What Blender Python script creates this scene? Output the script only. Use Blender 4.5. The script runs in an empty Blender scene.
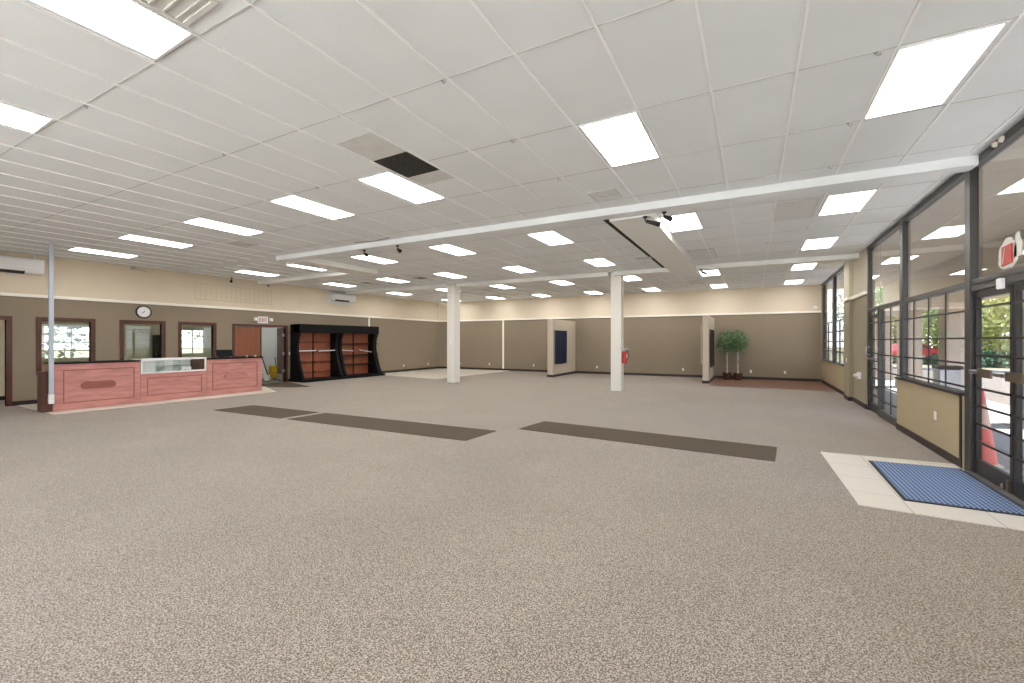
import bpy, bmesh, math, random
from mathutils import Vector, Matrix
random.seed(7)
PI = math.pi
C = bpy.context.scene.collection
scene = bpy.context.scene

# ------------------------------------------------------------------ camera
CAM_H = 1.67
cam_d = bpy.data.cameras.new('camera')
cam = bpy.data.objects.new('camera', cam_d)
C.objects.link(cam)
cam.location = (0, 0, CAM_H)
cam.rotation_euler = (PI/2, 0, 0.51473)
cam_d.sensor_width = 36.0
cam_d.lens = 427.0/1024*36
cam_d.shift_y = -0.0008
cam_d.clip_start = 0.05
cam_d.clip_end = 400
scene.camera = cam

# ------------------------------------------------------------------ world, sun, exposure
SKY, SUN, LENS, OFFICE = 2.6, 18.0, 8.0, 7.0
world = bpy.data.worlds.new('sky')
scene.world = world
world.use_nodes = True
wn = world.node_tree.nodes
wl = world.node_tree.links
bg = wn['Background']
wc = wn.new('ShaderNodeTexCoord'); sp = wn.new('ShaderNodeSeparateXYZ')
rp = wn.new('ShaderNodeValToRGB')
wl.new(wc.outputs['Generated'], sp.inputs[0]); wl.new(sp.outputs['Z'], rp.inputs[0])
rp.color_ramp.elements[0].position = 0.0
rp.color_ramp.elements[0].color = (0.86, 0.90, 0.95, 1)
rp.color_ramp.elements[1].position = 0.6
rp.color_ramp.elements[1].color = (0.50, 0.68, 0.98, 1)
wl.new(rp.outputs[0], bg.inputs[0])
bg.inputs[1].default_value = SKY
sun_d = bpy.data.lights.new('sun', 'SUN'); sun_d.energy = SUN; sun_d.angle = 0.01
sun_d.color = (1.0, 0.95, 0.87)
sun = bpy.data.objects.new('sun', sun_d); C.objects.link(sun)
sun.location = (20, 10, 30)
sun.rotation_euler = Vector((0.42, 0.12, 0.90)).to_track_quat('Z', 'Y').to_euler()
vs = scene.view_settings
vs.view_transform = 'Standard'; vs.look = 'None'; vs.gamma = 1.0
vs.use_curve_mapping = False
vs.exposure = 0.92

# ------------------------------------------------------------------ materials
def lin(c):
    return tuple(((v/255)/12.92 if v/255 <= 0.04045 else ((v/255+0.055)/1.055)**2.4) for v in c)

def mat(name, rgb, rough=0.6, metal=0.0, noise=0.0, nscale=20.0, stretch=(1, 1, 1), bump=0.0, rgb2=None, spec=0.5, detail=4):
    m = bpy.data.materials.new(name); m.use_nodes = True
    n = m.node_tree.nodes; l = m.node_tree.links
    b = n['Principled BSDF']
    col = lin(rgb)
    b.inputs['Roughness'].default_value = rough
    b.inputs['Metallic'].default_value = metal
    b.inputs['Specular IOR Level'].default_value = spec
    tc = n.new('ShaderNodeTexCoord'); mp = n.new('ShaderNodeMapping')
    mp.inputs['Scale'].default_value = stretch
    nz = n.new('ShaderNodeTexNoise'); nz.inputs['Scale'].default_value = nscale
    nz.inputs['Detail'].default_value = detail
    l.new(tc.outputs['Object'], mp.inputs[0]); l.new(mp.outputs[0], nz.inputs[0])
    cr = n.new('ShaderNodeValToRGB')
    if rgb2 is None:
        k = 1-noise
        c2 = tuple(v*k for v in col); c1 = tuple(min(1, v*(1+noise)) for v in col)
    else:
        c1, c2 = col, lin(rgb2)
    cr.color_ramp.elements[0].position = 0.33; cr.color_ramp.elements[0].color = (*c2, 1)
    cr.color_ramp.elements[1].position = 0.67; cr.color_ramp.elements[1].color = (*c1, 1)
    l.new(nz.outputs[0], cr.inputs[0]); l.new(cr.outputs[0], b.inputs['Base Color'])
    if bump:
        bp_ = n.new('ShaderNodeBump'); bp_.inputs['Strength'].default_value = bump
        bp_.inputs['Distance'].default_value = 0.01
        l.new(nz.outputs[0], bp_.inputs['Height']); l.new(bp_.outputs[0], b.inputs['Normal'])
    return m

def emis(name, rgb, s):
    m = bpy.data.materials.new(name); m.use_nodes = True
    n = m.node_tree.nodes; l = m.node_tree.links
    n.remove(n['Principled BSDF'])
    e = n.new('ShaderNodeEmission'); e.inputs[0].default_value = (*rgb, 1); e.inputs[1].default_value = s
    l.new(e.outputs[0], n['Material Output'].inputs[0])
    return m

def glass(name, tint=(0.93, 0.95, 0.94), refl=1.0):
    m = bpy.data.materials.new(name); m.use_nodes = True
    n = m.node_tree.nodes; l = m.node_tree.links
    n.remove(n['Principled BSDF'])
    t = n.new('ShaderNodeBsdfTransparent'); t.inputs[0].default_value = (*tint, 1)
    g = n.new('ShaderNodeBsdfGlossy'); g.inputs['Roughness'].default_value = 0.0
    f = n.new('ShaderNodeFresnel'); f.inputs[0].default_value = 1.5
    ge = n.new('ShaderNodeNewGeometry'); ir = n.new('ShaderNodeMapRange')
    ir.inputs[3].default_value = 1.5; ir.inputs[4].default_value = 1/1.5
    l.new(ge.outputs['Backfacing'], ir.inputs[0]); l.new(ir.outputs[0], f.inputs[0])
    mu = n.new('ShaderNodeMath'); mu.operation = 'MULTIPLY'; mu.inputs[1].default_value = refl
    mx = n.new('ShaderNodeMixShader')
    l.new(f.outputs[0], mu.inputs[0]); l.new(mu.outputs[0], mx.inputs[0])
    l.new(t.outputs[0], mx.inputs[1]); l.new(g.outputs[0], mx.inputs[2])
    l.new(mx.outputs[0], n['Material Output'].inputs[0])
    return m

def tile_mat(name, rgb, grout, sx, sy, gap=0.006, rough=0.35, offset=0.0, var=0.05, shift=(0, 0, 0)):
    m = mat(name, rgb, rough, noise=0.03, nscale=6)
    n = m.node_tree.nodes; l = m.node_tree.links
    b = n['Principled BSDF']
    tc = n.new('ShaderNodeTexCoord'); br = n.new('ShaderNodeTexBrick')
    br.offset = offset; br.inputs['Scale'].default_value = 1.0
    br.inputs['Brick Width'].default_value = sx; br.inputs['Row Height'].default_value = sy
    br.inputs['Mortar Size'].default_value = gap; br.inputs['Mortar Smooth'].default_value = 0.1
    c = lin(rgb)
    br.inputs['Color1'].default_value = (*c, 1)
    br.inputs['Color2'].default_value = (*[v*(1-var) for v in c], 1)
    br.inputs['Mortar'].default_value = (*lin(grout), 1)
    mp = n.new('ShaderNodeMapping'); mp.inputs['Location'].default_value = shift
    l.new(tc.outputs['Object'], mp.inputs[0]); l.new(mp.outputs[0], br.inputs[0]); l.new(br.outputs['Color'], b.inputs['Base Color'])
    return m

def carpet_mat(name, a, b_, c_, big=0.06, sheen=0.16):
    m = bpy.data.materials.new(name); m.use_nodes = True
    n = m.node_tree.nodes; l = m.node_tree.links
    b = n['Principled BSDF']; b.inputs['Roughness'].default_value = 0.95
    b.inputs['Specular IOR Level'].default_value = 0.15
    b.inputs['Sheen Weight'].default_value = sheen; b.inputs['Sheen Roughness'].default_value = 0.5
    tc = n.new('ShaderNodeTexCoord')
    nz = n.new('ShaderNodeTexNoise'); nz.inputs['Scale'].default_value = 110; nz.inputs['Detail'].default_value = 2
    nz.inputs['Roughness'].default_value = 0.7
    l.new(tc.outputs['Object'], nz.inputs[0])
    cr = n.new('ShaderNodeValToRGB')
    e = cr.color_ramp.elements
    e[0].position = 0.42; e[0].color = (*lin(b_), 1)
    e[1].position = 0.60; e[1].color = (*lin(c_), 1)
    mid = e.new(0.5); mid.color = (*lin(a), 1)
    l.new(nz.outputs[0], cr.inputs[0])
    n2 = n.new('ShaderNodeTexNoise'); n2.inputs['Scale'].default_value = 0.7; n2.inputs['Detail'].default_value = 5
    l.new(tc.outputs['Object'], n2.inputs[0])
    mr = n.new('ShaderNodeMapRange'); mr.inputs[1].default_value = 0.3; mr.inputs[2].default_value = 0.7
    mr.inputs[3].default_value = 1-big; mr.inputs[4].default_value = 1+big
    l.new(n2.outputs[0], mr.inputs[0])
    mx = n.new('ShaderNodeVectorMath'); mx.operation = 'SCALE'
    l.new(cr.outputs[0], mx.inputs[0]); l.new(mr.outputs[0], mx.inputs['Scale'])
    l.new(mx.outputs[0], b.inputs['Base Color'])
    bp_ = n.new('ShaderNodeBump'); bp_.inputs['Strength'].default_value = 0.5; bp_.inputs['Distance'].default_value = 0.01
    l.new(nz.outputs[0], bp_.inputs['Height']); l.new(bp_.outputs[0], b.inputs['Normal'])
    return m

M = dict(
    carpet=carpet_mat('beige_carpet', (141, 129, 118), (102, 91, 82), (186, 174, 162)),
    matdark=carpet_mat('brown_ribbed_carpet', (92, 81, 70), (80, 70, 60), (104, 93, 81), 0.03, 0.0),
    ceil=mat('ceiling_panel', (234, 238, 239), 0.9, noise=0.02, nscale=1.2),
    ceilwhite=mat('ceiling_tee_bar', (250, 251, 250), 0.5),
    ceildark=mat('ceiling_joint', (196, 195, 190), 0.8),
    beam=mat('painted_beam', (238, 239, 234), 0.8, noise=0.02, nscale=2),
    upper=mat('upper_wall_paint', (222, 208, 186), 0.85, noise=0.02, nscale=1.5),
    uppershade=mat('shaded_upper_wall_paint', (206, 198, 176), 0.85, noise=0.02),  # upper wall colour darkened to hold the shade by the pilaster
    lower=mat('lower_wall_paint', (144, 130, 111), 0.85, noise=0.02, nscale=1.5),
    tanshade=mat('shaded_tan_wall_paint', (150, 140, 116), 0.85, noise=0.02),  # tan wall colour dulled to carry the shade around the pilaster
    gold=mat('tan_wall_paint', (172, 156, 124), 0.8, noise=0.02, nscale=2),
    part=mat('partition_paint', (196, 184, 166), 0.85, noise=0.02),
    trim=mat('cream_trim', (252, 246, 234), 0.5),
    base=mat('dark_baseboard', (44, 32, 28), 0.5),
    column=mat('column_paint', (226, 222, 214), 0.6, noise=0.01),
    white=mat('white_plastic', (238, 238, 238), 0.4),
    offwhite=mat('off_white_plastic', (222, 216, 204), 0.5),
    black=mat('black_laminate', (9, 9, 11), 0.6, noise=0.15, nscale=8, spec=0.2),
    blackm=mat('black_metal', (24, 24, 26), 0.4),
    frame=mat('dark_bronze_aluminium', (68, 66, 65), 0.38, metal=0.4),
    grille=mat('dark_grille_bar', (46, 42, 40), 0.45, metal=0.4),
    chrome=mat('brushed_metal', (176, 178, 184), 0.3, metal=0.9),
    steel=mat('grey_painted_conduit', (188, 196, 208), 0.35, metal=0.3),
    dwood=mat('dark_wood_frame', (84, 48, 36), 0.4, noise=0.2, nscale=6, stretch=(6, 6, 1)),
    doorw=mat('brown_wood_door', (136, 82, 56), 0.4, noise=0.14, nscale=4, stretch=(6, 6, 0.6)),
    cherry=mat('cherry_wood', (192, 132, 125), 0.38, noise=0.16, nscale=3, stretch=(5, 0.8, 5)),
    cherryd=mat('dark_cherry_inlay', (150, 88, 78), 0.38, noise=0.12, nscale=4, stretch=(5, 0.8, 5)),
    redwood=mat('reddish_wood_panel', (150, 84, 58), 0.45, noise=0.18, nscale=3, stretch=(4, 4, 0.8)),
    floorwood=tile_mat('red_brown_floor_planks', (134, 98, 82), (108, 76, 62), 1.2, 0.14, 0.003, 0.35, 0.5, 0.12),
    tile=tile_mat('pale_floor_tile', (226, 218, 204), (188, 180, 166), 0.46, 0.46, 0.005, 0.3),
    navy=mat('navy_cloth', (18, 29, 56), 0.9, noise=0.1, nscale=30),
    maroon=mat('dark_maroon_cloth', (52, 34, 38), 0.9, noise=0.1, nscale=30),
    red=mat('red_paint', (186, 34, 40), 0.35),
    signred=mat('red_sign_face', (184, 40, 30), 0.4),
    cone=mat('faded_cone_red', (214, 92, 84), 0.6),
    leaf=mat('ficus_leaf', (104, 136, 92), 0.6, noise=0.5, nscale=9),
    leaf2=mat('yellow_green_foliage', (160, 160, 90), 0.8, noise=0.35, nscale=0.8),
    leaf3=mat('green_foliage', (112, 134, 84), 0.8, noise=0.4, nscale=0.8),
    leaf4=mat('dark_hedge_foliage', (56, 84, 58), 0.8, noise=0.35, nscale=1.5),
    leafpale=mat('grey_green_foliage', (112, 120, 106), 0.8, noise=0.25, nscale=2),
    trunk=mat('pale_bark', (196, 184, 166), 0.8, noise=0.15, nscale=12),
    bark=mat('brown_bark', (98, 80, 64), 0.9, noise=0.2, nscale=8),
    wicker=mat('dark_wicker', (78, 46, 36), 0.8, noise=0.35, nscale=45, bump=0.6),
    soil=mat('moss_filler', (58, 52, 36), 0.95, noise=0.3, nscale=60),
    stone=tile_mat('pinkish_stone_veneer', (206, 186, 168), (170, 152, 138), 0.5, 0.22, 0.012, 0.85, 0.5, 0.2),
    stucco=mat('beige_stucco', (178, 164, 146), 0.9, noise=0.05, nscale=14),
    concrete=mat('walkway_concrete', (138, 136, 141), 0.9, noise=0.08, nscale=5),
    bounceground=mat('pale_bounce_ground', (224, 221, 214), 0.9, noise=0.05, nscale=3),
    asphalt=mat('sunlit_asphalt', (76, 67, 62), 0.9, noise=0.12, nscale=4),
    grass=mat('dry_grass_ground', (96, 92, 70), 0.95, noise=0.3, nscale=3),
    lens=emis('fluorescent_lens', (1.0, 0.985, 0.955), LENS),
    lensoff=mat('unlit_lens', (222, 223, 221), 0.5),
    glass=glass('clear_glass', refl=1.0),
    glass_case=glass('showcase_glass', (0.95, 0.97, 0.96), 1.0),
    fillglow=emis('fill_lamp', (1.0, 0.97, 0.9), OFFICE),  # glow of the added back-room lamps
    cream=mat('cream_office_paint', (226, 214, 186), 0.85, noise=0.02),
    sage=mat('pale_sage_office_paint', (206, 200, 168), 0.85, noise=0.02),
    greywhite=mat('pale_grey_storeroom_paint', (222, 227, 228), 0.85),
    yellow=mat('yellow_plastic', (206, 172, 40), 0.5),
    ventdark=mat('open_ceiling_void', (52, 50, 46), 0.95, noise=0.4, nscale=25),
    ventgrey=mat('dusty_vent_panel', (206, 205, 200), 0.8, noise=0.05, nscale=5),
    stain=mat('dusty_ceiling_panel', (214, 214, 210), 0.9, noise=0.06, nscale=5),
    brass=mat('bronze_push_plate', (104, 88, 74), 0.35, metal=0.5),
    rubber=mat('black_rubber', (26, 27, 30), 0.7),
    paper=mat('white_paper_residue', (226, 224, 216), 0.9, noise=0.04, nscale=30),
    ink=mat('dark_ink', (60, 60, 66), 0.6),
    carred=mat('red_car_paint', (196, 30, 40), 0.3),
    carglass=mat('dark_car_glass', (40, 44, 50), 0.2),
)

def bluemat():
    m = bpy.data.materials.new('blue_ribbed_mat'); m.use_nodes = True
    n = m.node_tree.nodes; l = m.node_tree.links
    b = n['Principled BSDF']; b.inputs['Roughness'].default_value = 0.9
    tc = n.new('ShaderNodeTexCoord'); sx = n.new('ShaderNodeSeparateXYZ')
    l.new(tc.outputs['Object'], sx.inputs[0])
    def wave(out, f, sharp):
        a = n.new('ShaderNodeMath'); a.operation = 'MULTIPLY'; a.inputs[1].default_value = f
        s = n.new('ShaderNodeMath'); s.operation = 'SINE'
        l.new(out, a.inputs[0]); l.new(a.outputs[0], s.inputs[0]); return s.outputs[0]
    w1 = wave(sx.outputs['X'], 2*PI/0.042, 1); w2 = wave(sx.outputs['Y'], 2*PI/0.06, 1)
    mx = n.new('ShaderNodeMath'); mx.operation = 'MULTIPLY'; l.new(w1, mx.inputs[0]); l.new(w2, mx.inputs[1])
    ad = n.new('ShaderNodeMath'); ad.operation = 'ADD'; l.new(mx.outputs[0], ad.inputs[0]); l.new(w1, ad.inputs[1])
    cr = n.new('ShaderNodeValToRGB')
    cr.color_ramp.elements[0].position = 0.1; cr.color_ramp.elements[0].color = (*lin((50, 62, 88)), 1)
    cr.color_ramp.elements[1].position = 0.9; cr.color_ramp.elements[1].color = (*lin((132, 154, 190)), 1)
    mr = n.new('ShaderNodeMapRange'); mr.inputs[1].default_value = -1.2; mr.inputs[2].default_value = 1.2
    l.new(ad.outputs[0], mr.inputs[0]); l.new(mr.outputs[0], cr.inputs[0]); l.new(cr.outputs[0], b.inputs['Base Color'])
    return m
M['bluemat'] = bluemat()

# ------------------------------------------------------------------ mesh helpers
class MB:
    def __init__(s): s.v = []; s.f = []; s.sm = []
    def _add(s, vs_, fs, smooth=False):
        o = len(s.v); s.v += [tuple(p) for p in vs_]
        for f in fs: s.f.append([i+o for i in f]); s.sm.append(smooth)
        return s
    def box(s, x0, x1, y0, y1, z0, z1):
        if x0 > x1: x0, x1 = x1, x0
        if y0 > y1: y0, y1 = y1, y0
        if z0 > z1: z0, z1 = z1, z0
        return s._add([(x0, y0, z0), (x1, y0, z0), (x1, y1, z0), (x0, y1, z0), (x0, y0, z1), (x1, y0, z1), (x1, y1, z1), (x0, y1, z1)],
                      [(0, 3, 2, 1), (4, 5, 6, 7), (0, 1, 5, 4), (1, 2, 6, 5), (2, 3, 7, 6), (3, 0, 4, 7)])
    def quadprism(s, pts, z0, z1):
        n = len(pts)
        a = sum(pts[i][0]*pts[(i+1) % n][1]-pts[(i+1) % n][0]*pts[i][1] for i in range(n))
        if a < 0: pts = pts[::-1]
        return s._add([(x, y, z0) for x, y in pts]+[(x, y, z1) for x, y in pts],
                      [tuple(range(n))[::-1], tuple(range(n, 2*n))]+[(i, (i+1) % n, n+(i+1) % n, n+i) for i in range(n)])
    def prism(s, prof, axis, a0, a1, smooth=False):
        """prof: 2D points in the other two axes; axis 'x' -> (y,z), 'y' -> (x,z)"""
        n = len(prof)
        def P(p, t):
            return (t, p[0], p[1]) if axis == 'x' else (p[0], t, p[1])
        a = sum(prof[i][0]*prof[(i+1) % n][1]-prof[(i+1) % n][0]*prof[i][1] for i in range(n))
        if (a < 0) == (axis == 'x'): prof = prof[::-1]
        vs_ = [P(p, a0) for p in prof]+[P(p, a1) for p in prof]
        s._add(vs_, [tuple(range(n))[::-1], tuple(range(n, 2*n))])
        return s._add(vs_, [(i, (i+1) % n, n+(i+1) % n, n+i) for i in range(n)], smooth)
    def tube(s, pts, r, n=10, caps=True):
        pts = [Vector(p) for p in pts]
        rs = r if isinstance(r, (list, tuple)) else [r]*len(pts)
        rings = []; up = None
        for i, p in enumerate(pts):
            d = (pts[min(i+1, len(pts)-1)]-pts[max(i-1, 0)]).normalized()
            if up is None:
                up = Vector((0, 0, 1)) if abs(d.z) < 0.9 else Vector((1, 0, 0))
            a = d.cross(up).normalized(); b = a.cross(d).normalized(); up = b
            rings.append([p+(a*math.cos(2*PI*k/n)+b*math.sin(2*PI*k/n))*rs[i] for k in range(n)])
        vs_ = [q for r_ in rings for q in r_]
        fs = [(i*n+k, (i+1)*n+k, (i+1)*n+(k+1) % n, i*n+(k+1) % n) for i in range(len(pts)-1) for k in range(n)]
        s._add(vs_, fs, True)
        if caps:
            s._add(rings[0], [tuple(range(n))]); s._add(rings[-1], [tuple(range(n))[::-1]])
        return s
    def lathe(s, prof, c, n=20, axis='z'):
        """prof [(r,h)], around c"""
        vs_ = []
        for r, h in prof:
            for k in range(n):
                a = 2*PI*k/n
                if axis == 'z': vs_.append((c[0]+r*math.cos(a), c[1]+r*math.sin(a), c[2]+h))
                elif axis == 'x': vs_.append((c[0]+h, c[1]+r*math.cos(a), c[2]+r*math.sin(a)))
                else: vs_.append((c[0]+r*math.sin(a), c[1]+h, c[2]+r*math.cos(a)))
        m = len(prof)
        s._add(vs_, [(i*n+k, i*n+(k+1) % n, (i+1)*n+(k+1) % n, (i+1)*n+k) for i in range(m-1) for k in range(n)], True)
        s._add(vs_[:n], [tuple(range(n))[::-1]]); s._add(vs_[-n:], [tuple(range(n))])
        return s

WO = {}
def obj(name, mb, m, parent=None, bevel=0.0):
    me = bpy.data.meshes.new(name)
    xs = [p[0] for p in mb.v]; ys = [p[1] for p in mb.v]; zs = [p[2] for p in mb.v]
    o0 = Vector(((min(xs)+max(xs))/2, (min(ys)+max(ys))/2, min(zs)))
    me.from_pydata([Vector(p)-o0 for p in mb.v], [], mb.f)
    me.polygons.foreach_set('use_smooth', mb.sm)
    me.update()
    o = bpy.data.objects.new(name, me); C.objects.link(o)
    me.materials.append(M[m] if isinstance(m, str) else m)
    WO[o.name] = o0
    if parent is not None:
        o.parent = parent; o.location = o0-WO[parent.name]
    else: o.location = o0
    if bevel:
        b = o.modifiers.new('edge', 'BEVEL'); b.width = bevel; b.segments = 2; b.limit_method = 'ANGLE'
    return o
def thing(name, label, cat, loc, group=None):
    o = bpy.data.objects.new(name, None); C.objects.link(o); o.location = loc
    o.empty_display_size = 0.1
    WO[o.name] = Vector(loc)
    o['label'] = label; o['category'] = cat
    if group: o['group'] = group
    return o
def tag(o, label, cat, group=None, kind=None):
    o['label'] = label; o['category'] = cat
    if group: o['group'] = group
    if kind: o['kind'] = kind
    return o
def struct(name, mb, m, parent=None, bevel=0):
    o = obj(name, mb, m, parent, bevel)
    if parent is None: o['kind'] = 'structure'
    return o
def sroot(name, loc):
    o = bpy.data.objects.new(name, None); C.objects.link(o); o.location = loc
    o['kind'] = 'structure'; WO[o.name] = Vector(loc); return o
def dup(root, loc, label=None, group=None):
    r = root.copy(); C.objects.link(r); r.location = loc; WO[r.name] = Vector(loc)
    if label: r['label'] = label
    if group: r['group'] = group
    for ch in list(root.children):
        c = ch.copy(); C.objects.link(c); c.parent = r
        for g in ch.children:
            d = g.copy(); C.objects.link(d); d.parent = c
    return r

# ------------------------------------------------------------------ room shell
XL, XR, CH = -16.55, 2.40, 3.95        # left wall, right wall, ceiling
YF = -5.0                              # front wall (behind the camera)
SK = 0.035                             # the cross walls and beams run slightly off square
def yb(x): return 20.29+0.0505*(x-XL)+0.08   # back wall line
T = 2.84                               # ledge height

struct('floor', MB().quadprism([(XL-4.6, YF-0.2), (XR+0.05, YF-0.2), (XR+0.05, 22.2), (XL-4.6, 22.2)], -0.12, 0.0), 'carpet')
struct('ceiling', MB().quadprism([(XL-0.12, YF-0.2), (XR+0.2, YF-0.2), (XR+0.2, yb(XR)+0.1), (XL-0.12, yb(XL)+0.1)], CH, CH+0.15), 'ceil')

# left wall, cut by three windows and two doorways
def wall_with_holes(name, axis, c0, c1, a0, a1, holes, z0, z1, m):
    """holes: (a_start, a_end, z_start, z_end); wall slab c0..c1, runs a0..a1 along the other axis"""
    mb = MB(); cur = a0
    def bx(p, q, u, v):
        if q-p > 1e-4 and v-u > 1e-4:
            mb.box(c0, c1, p, q, u, v) if axis == 'y' else mb.box(p, q, c0, c1, u, v)
    for h in sorted(holes):
        bx(cur, h[0], z0, z1); bx(h[0], h[1], z0, h[2]); bx(h[0], h[1], h[3], z1); cur = h[1]
    bx(cur, a1, z0, z1)
    return struct(name, mb, m)
LH = [(2.2, 3.12, 0, 2.2), (3.74, 4.71, 0.86, 2.2), (5.45, 6.40, 0.86, 2.2), (6.95, 7.90, 0.86, 2.2), (8.62, 10.56, 0, 2.2)]
wall_with_holes('wall_left', 'y', XL-0.12, XL, YF, 20.3, LH, 0, T, 'lower')
struct('wall_left', MB().box(XL-0.12, XL, YF, 20.3, T, CH), 'upper')
# back wall
def backslab(x0, x1, z0, z1, d0=0.0, d1=0.12):
    return MB().quadprism([(x0, yb(x0)+d0), (x1, yb(x1)+d0), (x1, yb(x1)+d1), (x0, yb(x0)+d1)], z0, z1)
struct('wall_back', backslab(XL-0.12, XR+0.2, 0, T), 'lower')
struct('wall_back', backslab(XL-0.12, XR+0.2, T, CH), 'upper')
# ledges
struct('trim_1', MB().box(XL, XL+0.05, YF, 20.3, T-0.03, T+0.05), 'trim')
struct('trim_2', backslab(XL+0.05, XR, T-0.03, T+0.05, -0.05, 0.0), 'trim')
# seams on the walls
struct('trim_3', backslab(-12.26, -12.16, 0.1, T-0.03, -0.015, 0), 'trim')
struct('trim_4', MB().box(XL, XL+0.015, 14.86, 14.94, 2.35, T-0.03), 'trim')
# baseboards
bb = MB()
for a, b in [(YF, 2.14), (3.22, 8.53), (10.65, 20.35)]: bb.box(XL, XL+0.02, a, b, 0, 0.11)
struct('baseboard_left', bb, 'base')
struct('baseboard_back', backslab(XL+0.02, XR-0.02, 0, 0.11, -0.02, 0), 'base')

# right wall: solid pieces
def rwall(y0, y1, z0, z1, m, name='wall_right', x0=XR, x1=XR+0.16): return struct(name, MB().box(x0, x1, y0, y1, z0, z1), m)
rwall(13.30, 16.30, 0, T, 'tanshade'); rwall(13.30, 16.30, T, CH, 'uppershade')
rwall(16.30, 21.05, 0, 0.90, 'gold'); rwall(21.05, 21.4, 0, CH, 'gold')
struct('wall_right', MB().box(XR-0.09, XR, 14.92, 15.6, 0, T), 'tanshade')        # pilaster
struct('wall_right', MB().box(XR-0.09, XR, 14.92, 15.6, T, CH), 'uppershade')
struct('trim_5', MB().box(XR-0.04, XR, 13.30, 14.92, T-0.03, T+0.05).box(XR-0.13, XR, 14.88, 14.92, T-0.03, T+0.05).box(XR-0.13, XR-0.09, 14.92, 15.64, T-0.03, T+0.05).box(XR-0.09, XR, 15.6, 15.64, T-0.03, T+0.05).box(XR-0.04, XR, 15.64, 16.3, T-0.03, T+0.05), 'trim')
struct('baseboard_right', MB().box(XR-0.02, XR, 13.30, 14.90, 0, 0.11).box(XR-0.11, XR, 14.90, 14.92, 0, 0.11).box(XR-0.11, XR-0.09, 14.92, 15.62, 0, 0.11).box(XR-0.02, XR, 15.62, 21.2, 0, 0.11), 'base')

# front wall behind the camera; unseen openings added to let fill daylight in
wall_with_holes('wall_front', 'x', YF-0.15, YF, XL-0.12, XR+0.15, [(-9.5, -6.3, 0.15, 3.2), (-6.0, -2.2, 0.15, 3.4), (-1.9, 1.9, 0.15, 3.4)], 0, CH, 'upper')

# ------------------------------------------------------------------ ceiling grid
bars = MB(); xs = []
x = 0.975+0.655*2
while x > -5.6: xs.append(x); x -= 0.655
x = xs[-1]-0.665
while x > XL: xs.append(x); x -= 0.665
SECT = [(YF, 7.2), (7.6, 14.05), (14.35, 20.9)]
def inside_soffit(x, y0, y1): return False
for x in xs:
    for a, b in SECT:
        a_ = a+SK*x if a > YF else YF
        b_ = min(b+SK*x, yb(x)-0.02)
        if a == 7.6 and -2.3 < x < -1.48: continue
        if a == 7.6 and -11.25 < x < -10.45: a_ = 9.85
        bars.box(x-0.009, x+0.009, a_, b_, CH-0.013, CH)
struct('trim_6', bars, 'ceilwhite')
cj = MB()
rows = [1.75+1.28*k for k in range(-4, 5)]+[8.20, 9.45, 10.55, 11.62, 12.84]+[15.18, 16.42, 17.6, 18.4, 19.3, 20.5]
for r in rows:
    cj.quadprism([(XL, r+SK*XL-0.004), (XR, r+SK*XR-0.004), (XR, r+SK*XR+0.004), (XL, r+SK*XL+0.004)], CH-0.005, CH-0.001)
struct('trim_7', cj, 'ceildark')

# beams and soffits
def skbox(x0, x1, y0, y1, z0, z1):
    return MB().quadprism([(x0, y0+SK*x0), (x1, y0+SK*x1), (x1, y1+SK*x1), (x0, y1+SK*x0)], z0, z1)
struct('trim_8', skbox(-11.2, XR, 7.28, 7.54, 3.83, CH), 'ceil')
struct('trim_9', skbox(XL, -4.20, 14.05, 14.40, 3.82, CH), 'beam')
struct('trim_10', skbox(-4.0, XR, 14.05, 14.40, 3.82, CH), 'beam')
struct('trim_11', MB().quadprism([(-2.24, 7.56+SK*-2.24), (-1.52, 7.56+SK*-1.52), (-1.52, 14.05+SK*-1.52), (-2.24, 14.05+SK*-2.24)], 3.80, CH), 'beam')
struct('trim_12', MB().quadprism([(-11.2, 7.18), (-10.48, 7.19), (-10.48, 9.8), (-11.2, 9.8)], 3.80, CH), 'beam')
struct('trim_13', MB().box(XL, -11.2, 9.45, 9.8, 3.83, CH), 'beam')
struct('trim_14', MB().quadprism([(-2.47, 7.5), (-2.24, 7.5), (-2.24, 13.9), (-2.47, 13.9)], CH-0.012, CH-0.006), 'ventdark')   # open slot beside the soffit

# columns
def col(x0, y0, w, d, nm):
    return struct(nm, MB().box(x0, x0+w, y0, y0+d, 0, CH-0.002), 'column', bevel=0.008)
c1 = col(-10.66, 13.57, 0.36, 0.38, 'trim_15'); c2 = col(-4.14, 14.0, 0.345, 0.33, 'trim_16')
for c_ in (c1, c2): c_['kind'] = 'structure'

# partitions off the back wall
def partition(nm, x0, x1, y0, h, m='part'):
    o = struct(nm, MB().quadprism([(x0, y0), (x1, y0), (x1, yb(x1)-0.02), (x0, yb(x0)-0.02)], 0, h), m)
    struct('baseboard_partition', MB().box(x0-0.015, x1+0.015, y0-0.015, y0, 0, 0.11).box(x1, x1+0.015, y0, yb(x1)-0.04, 0, 0.11), 'base')
    return o
partition('wall_partition', -8.25, -7.99, 17.9, 2.66)
partition('wall_partition', -1.74, -1.52, 18.22, 2.66)

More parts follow.
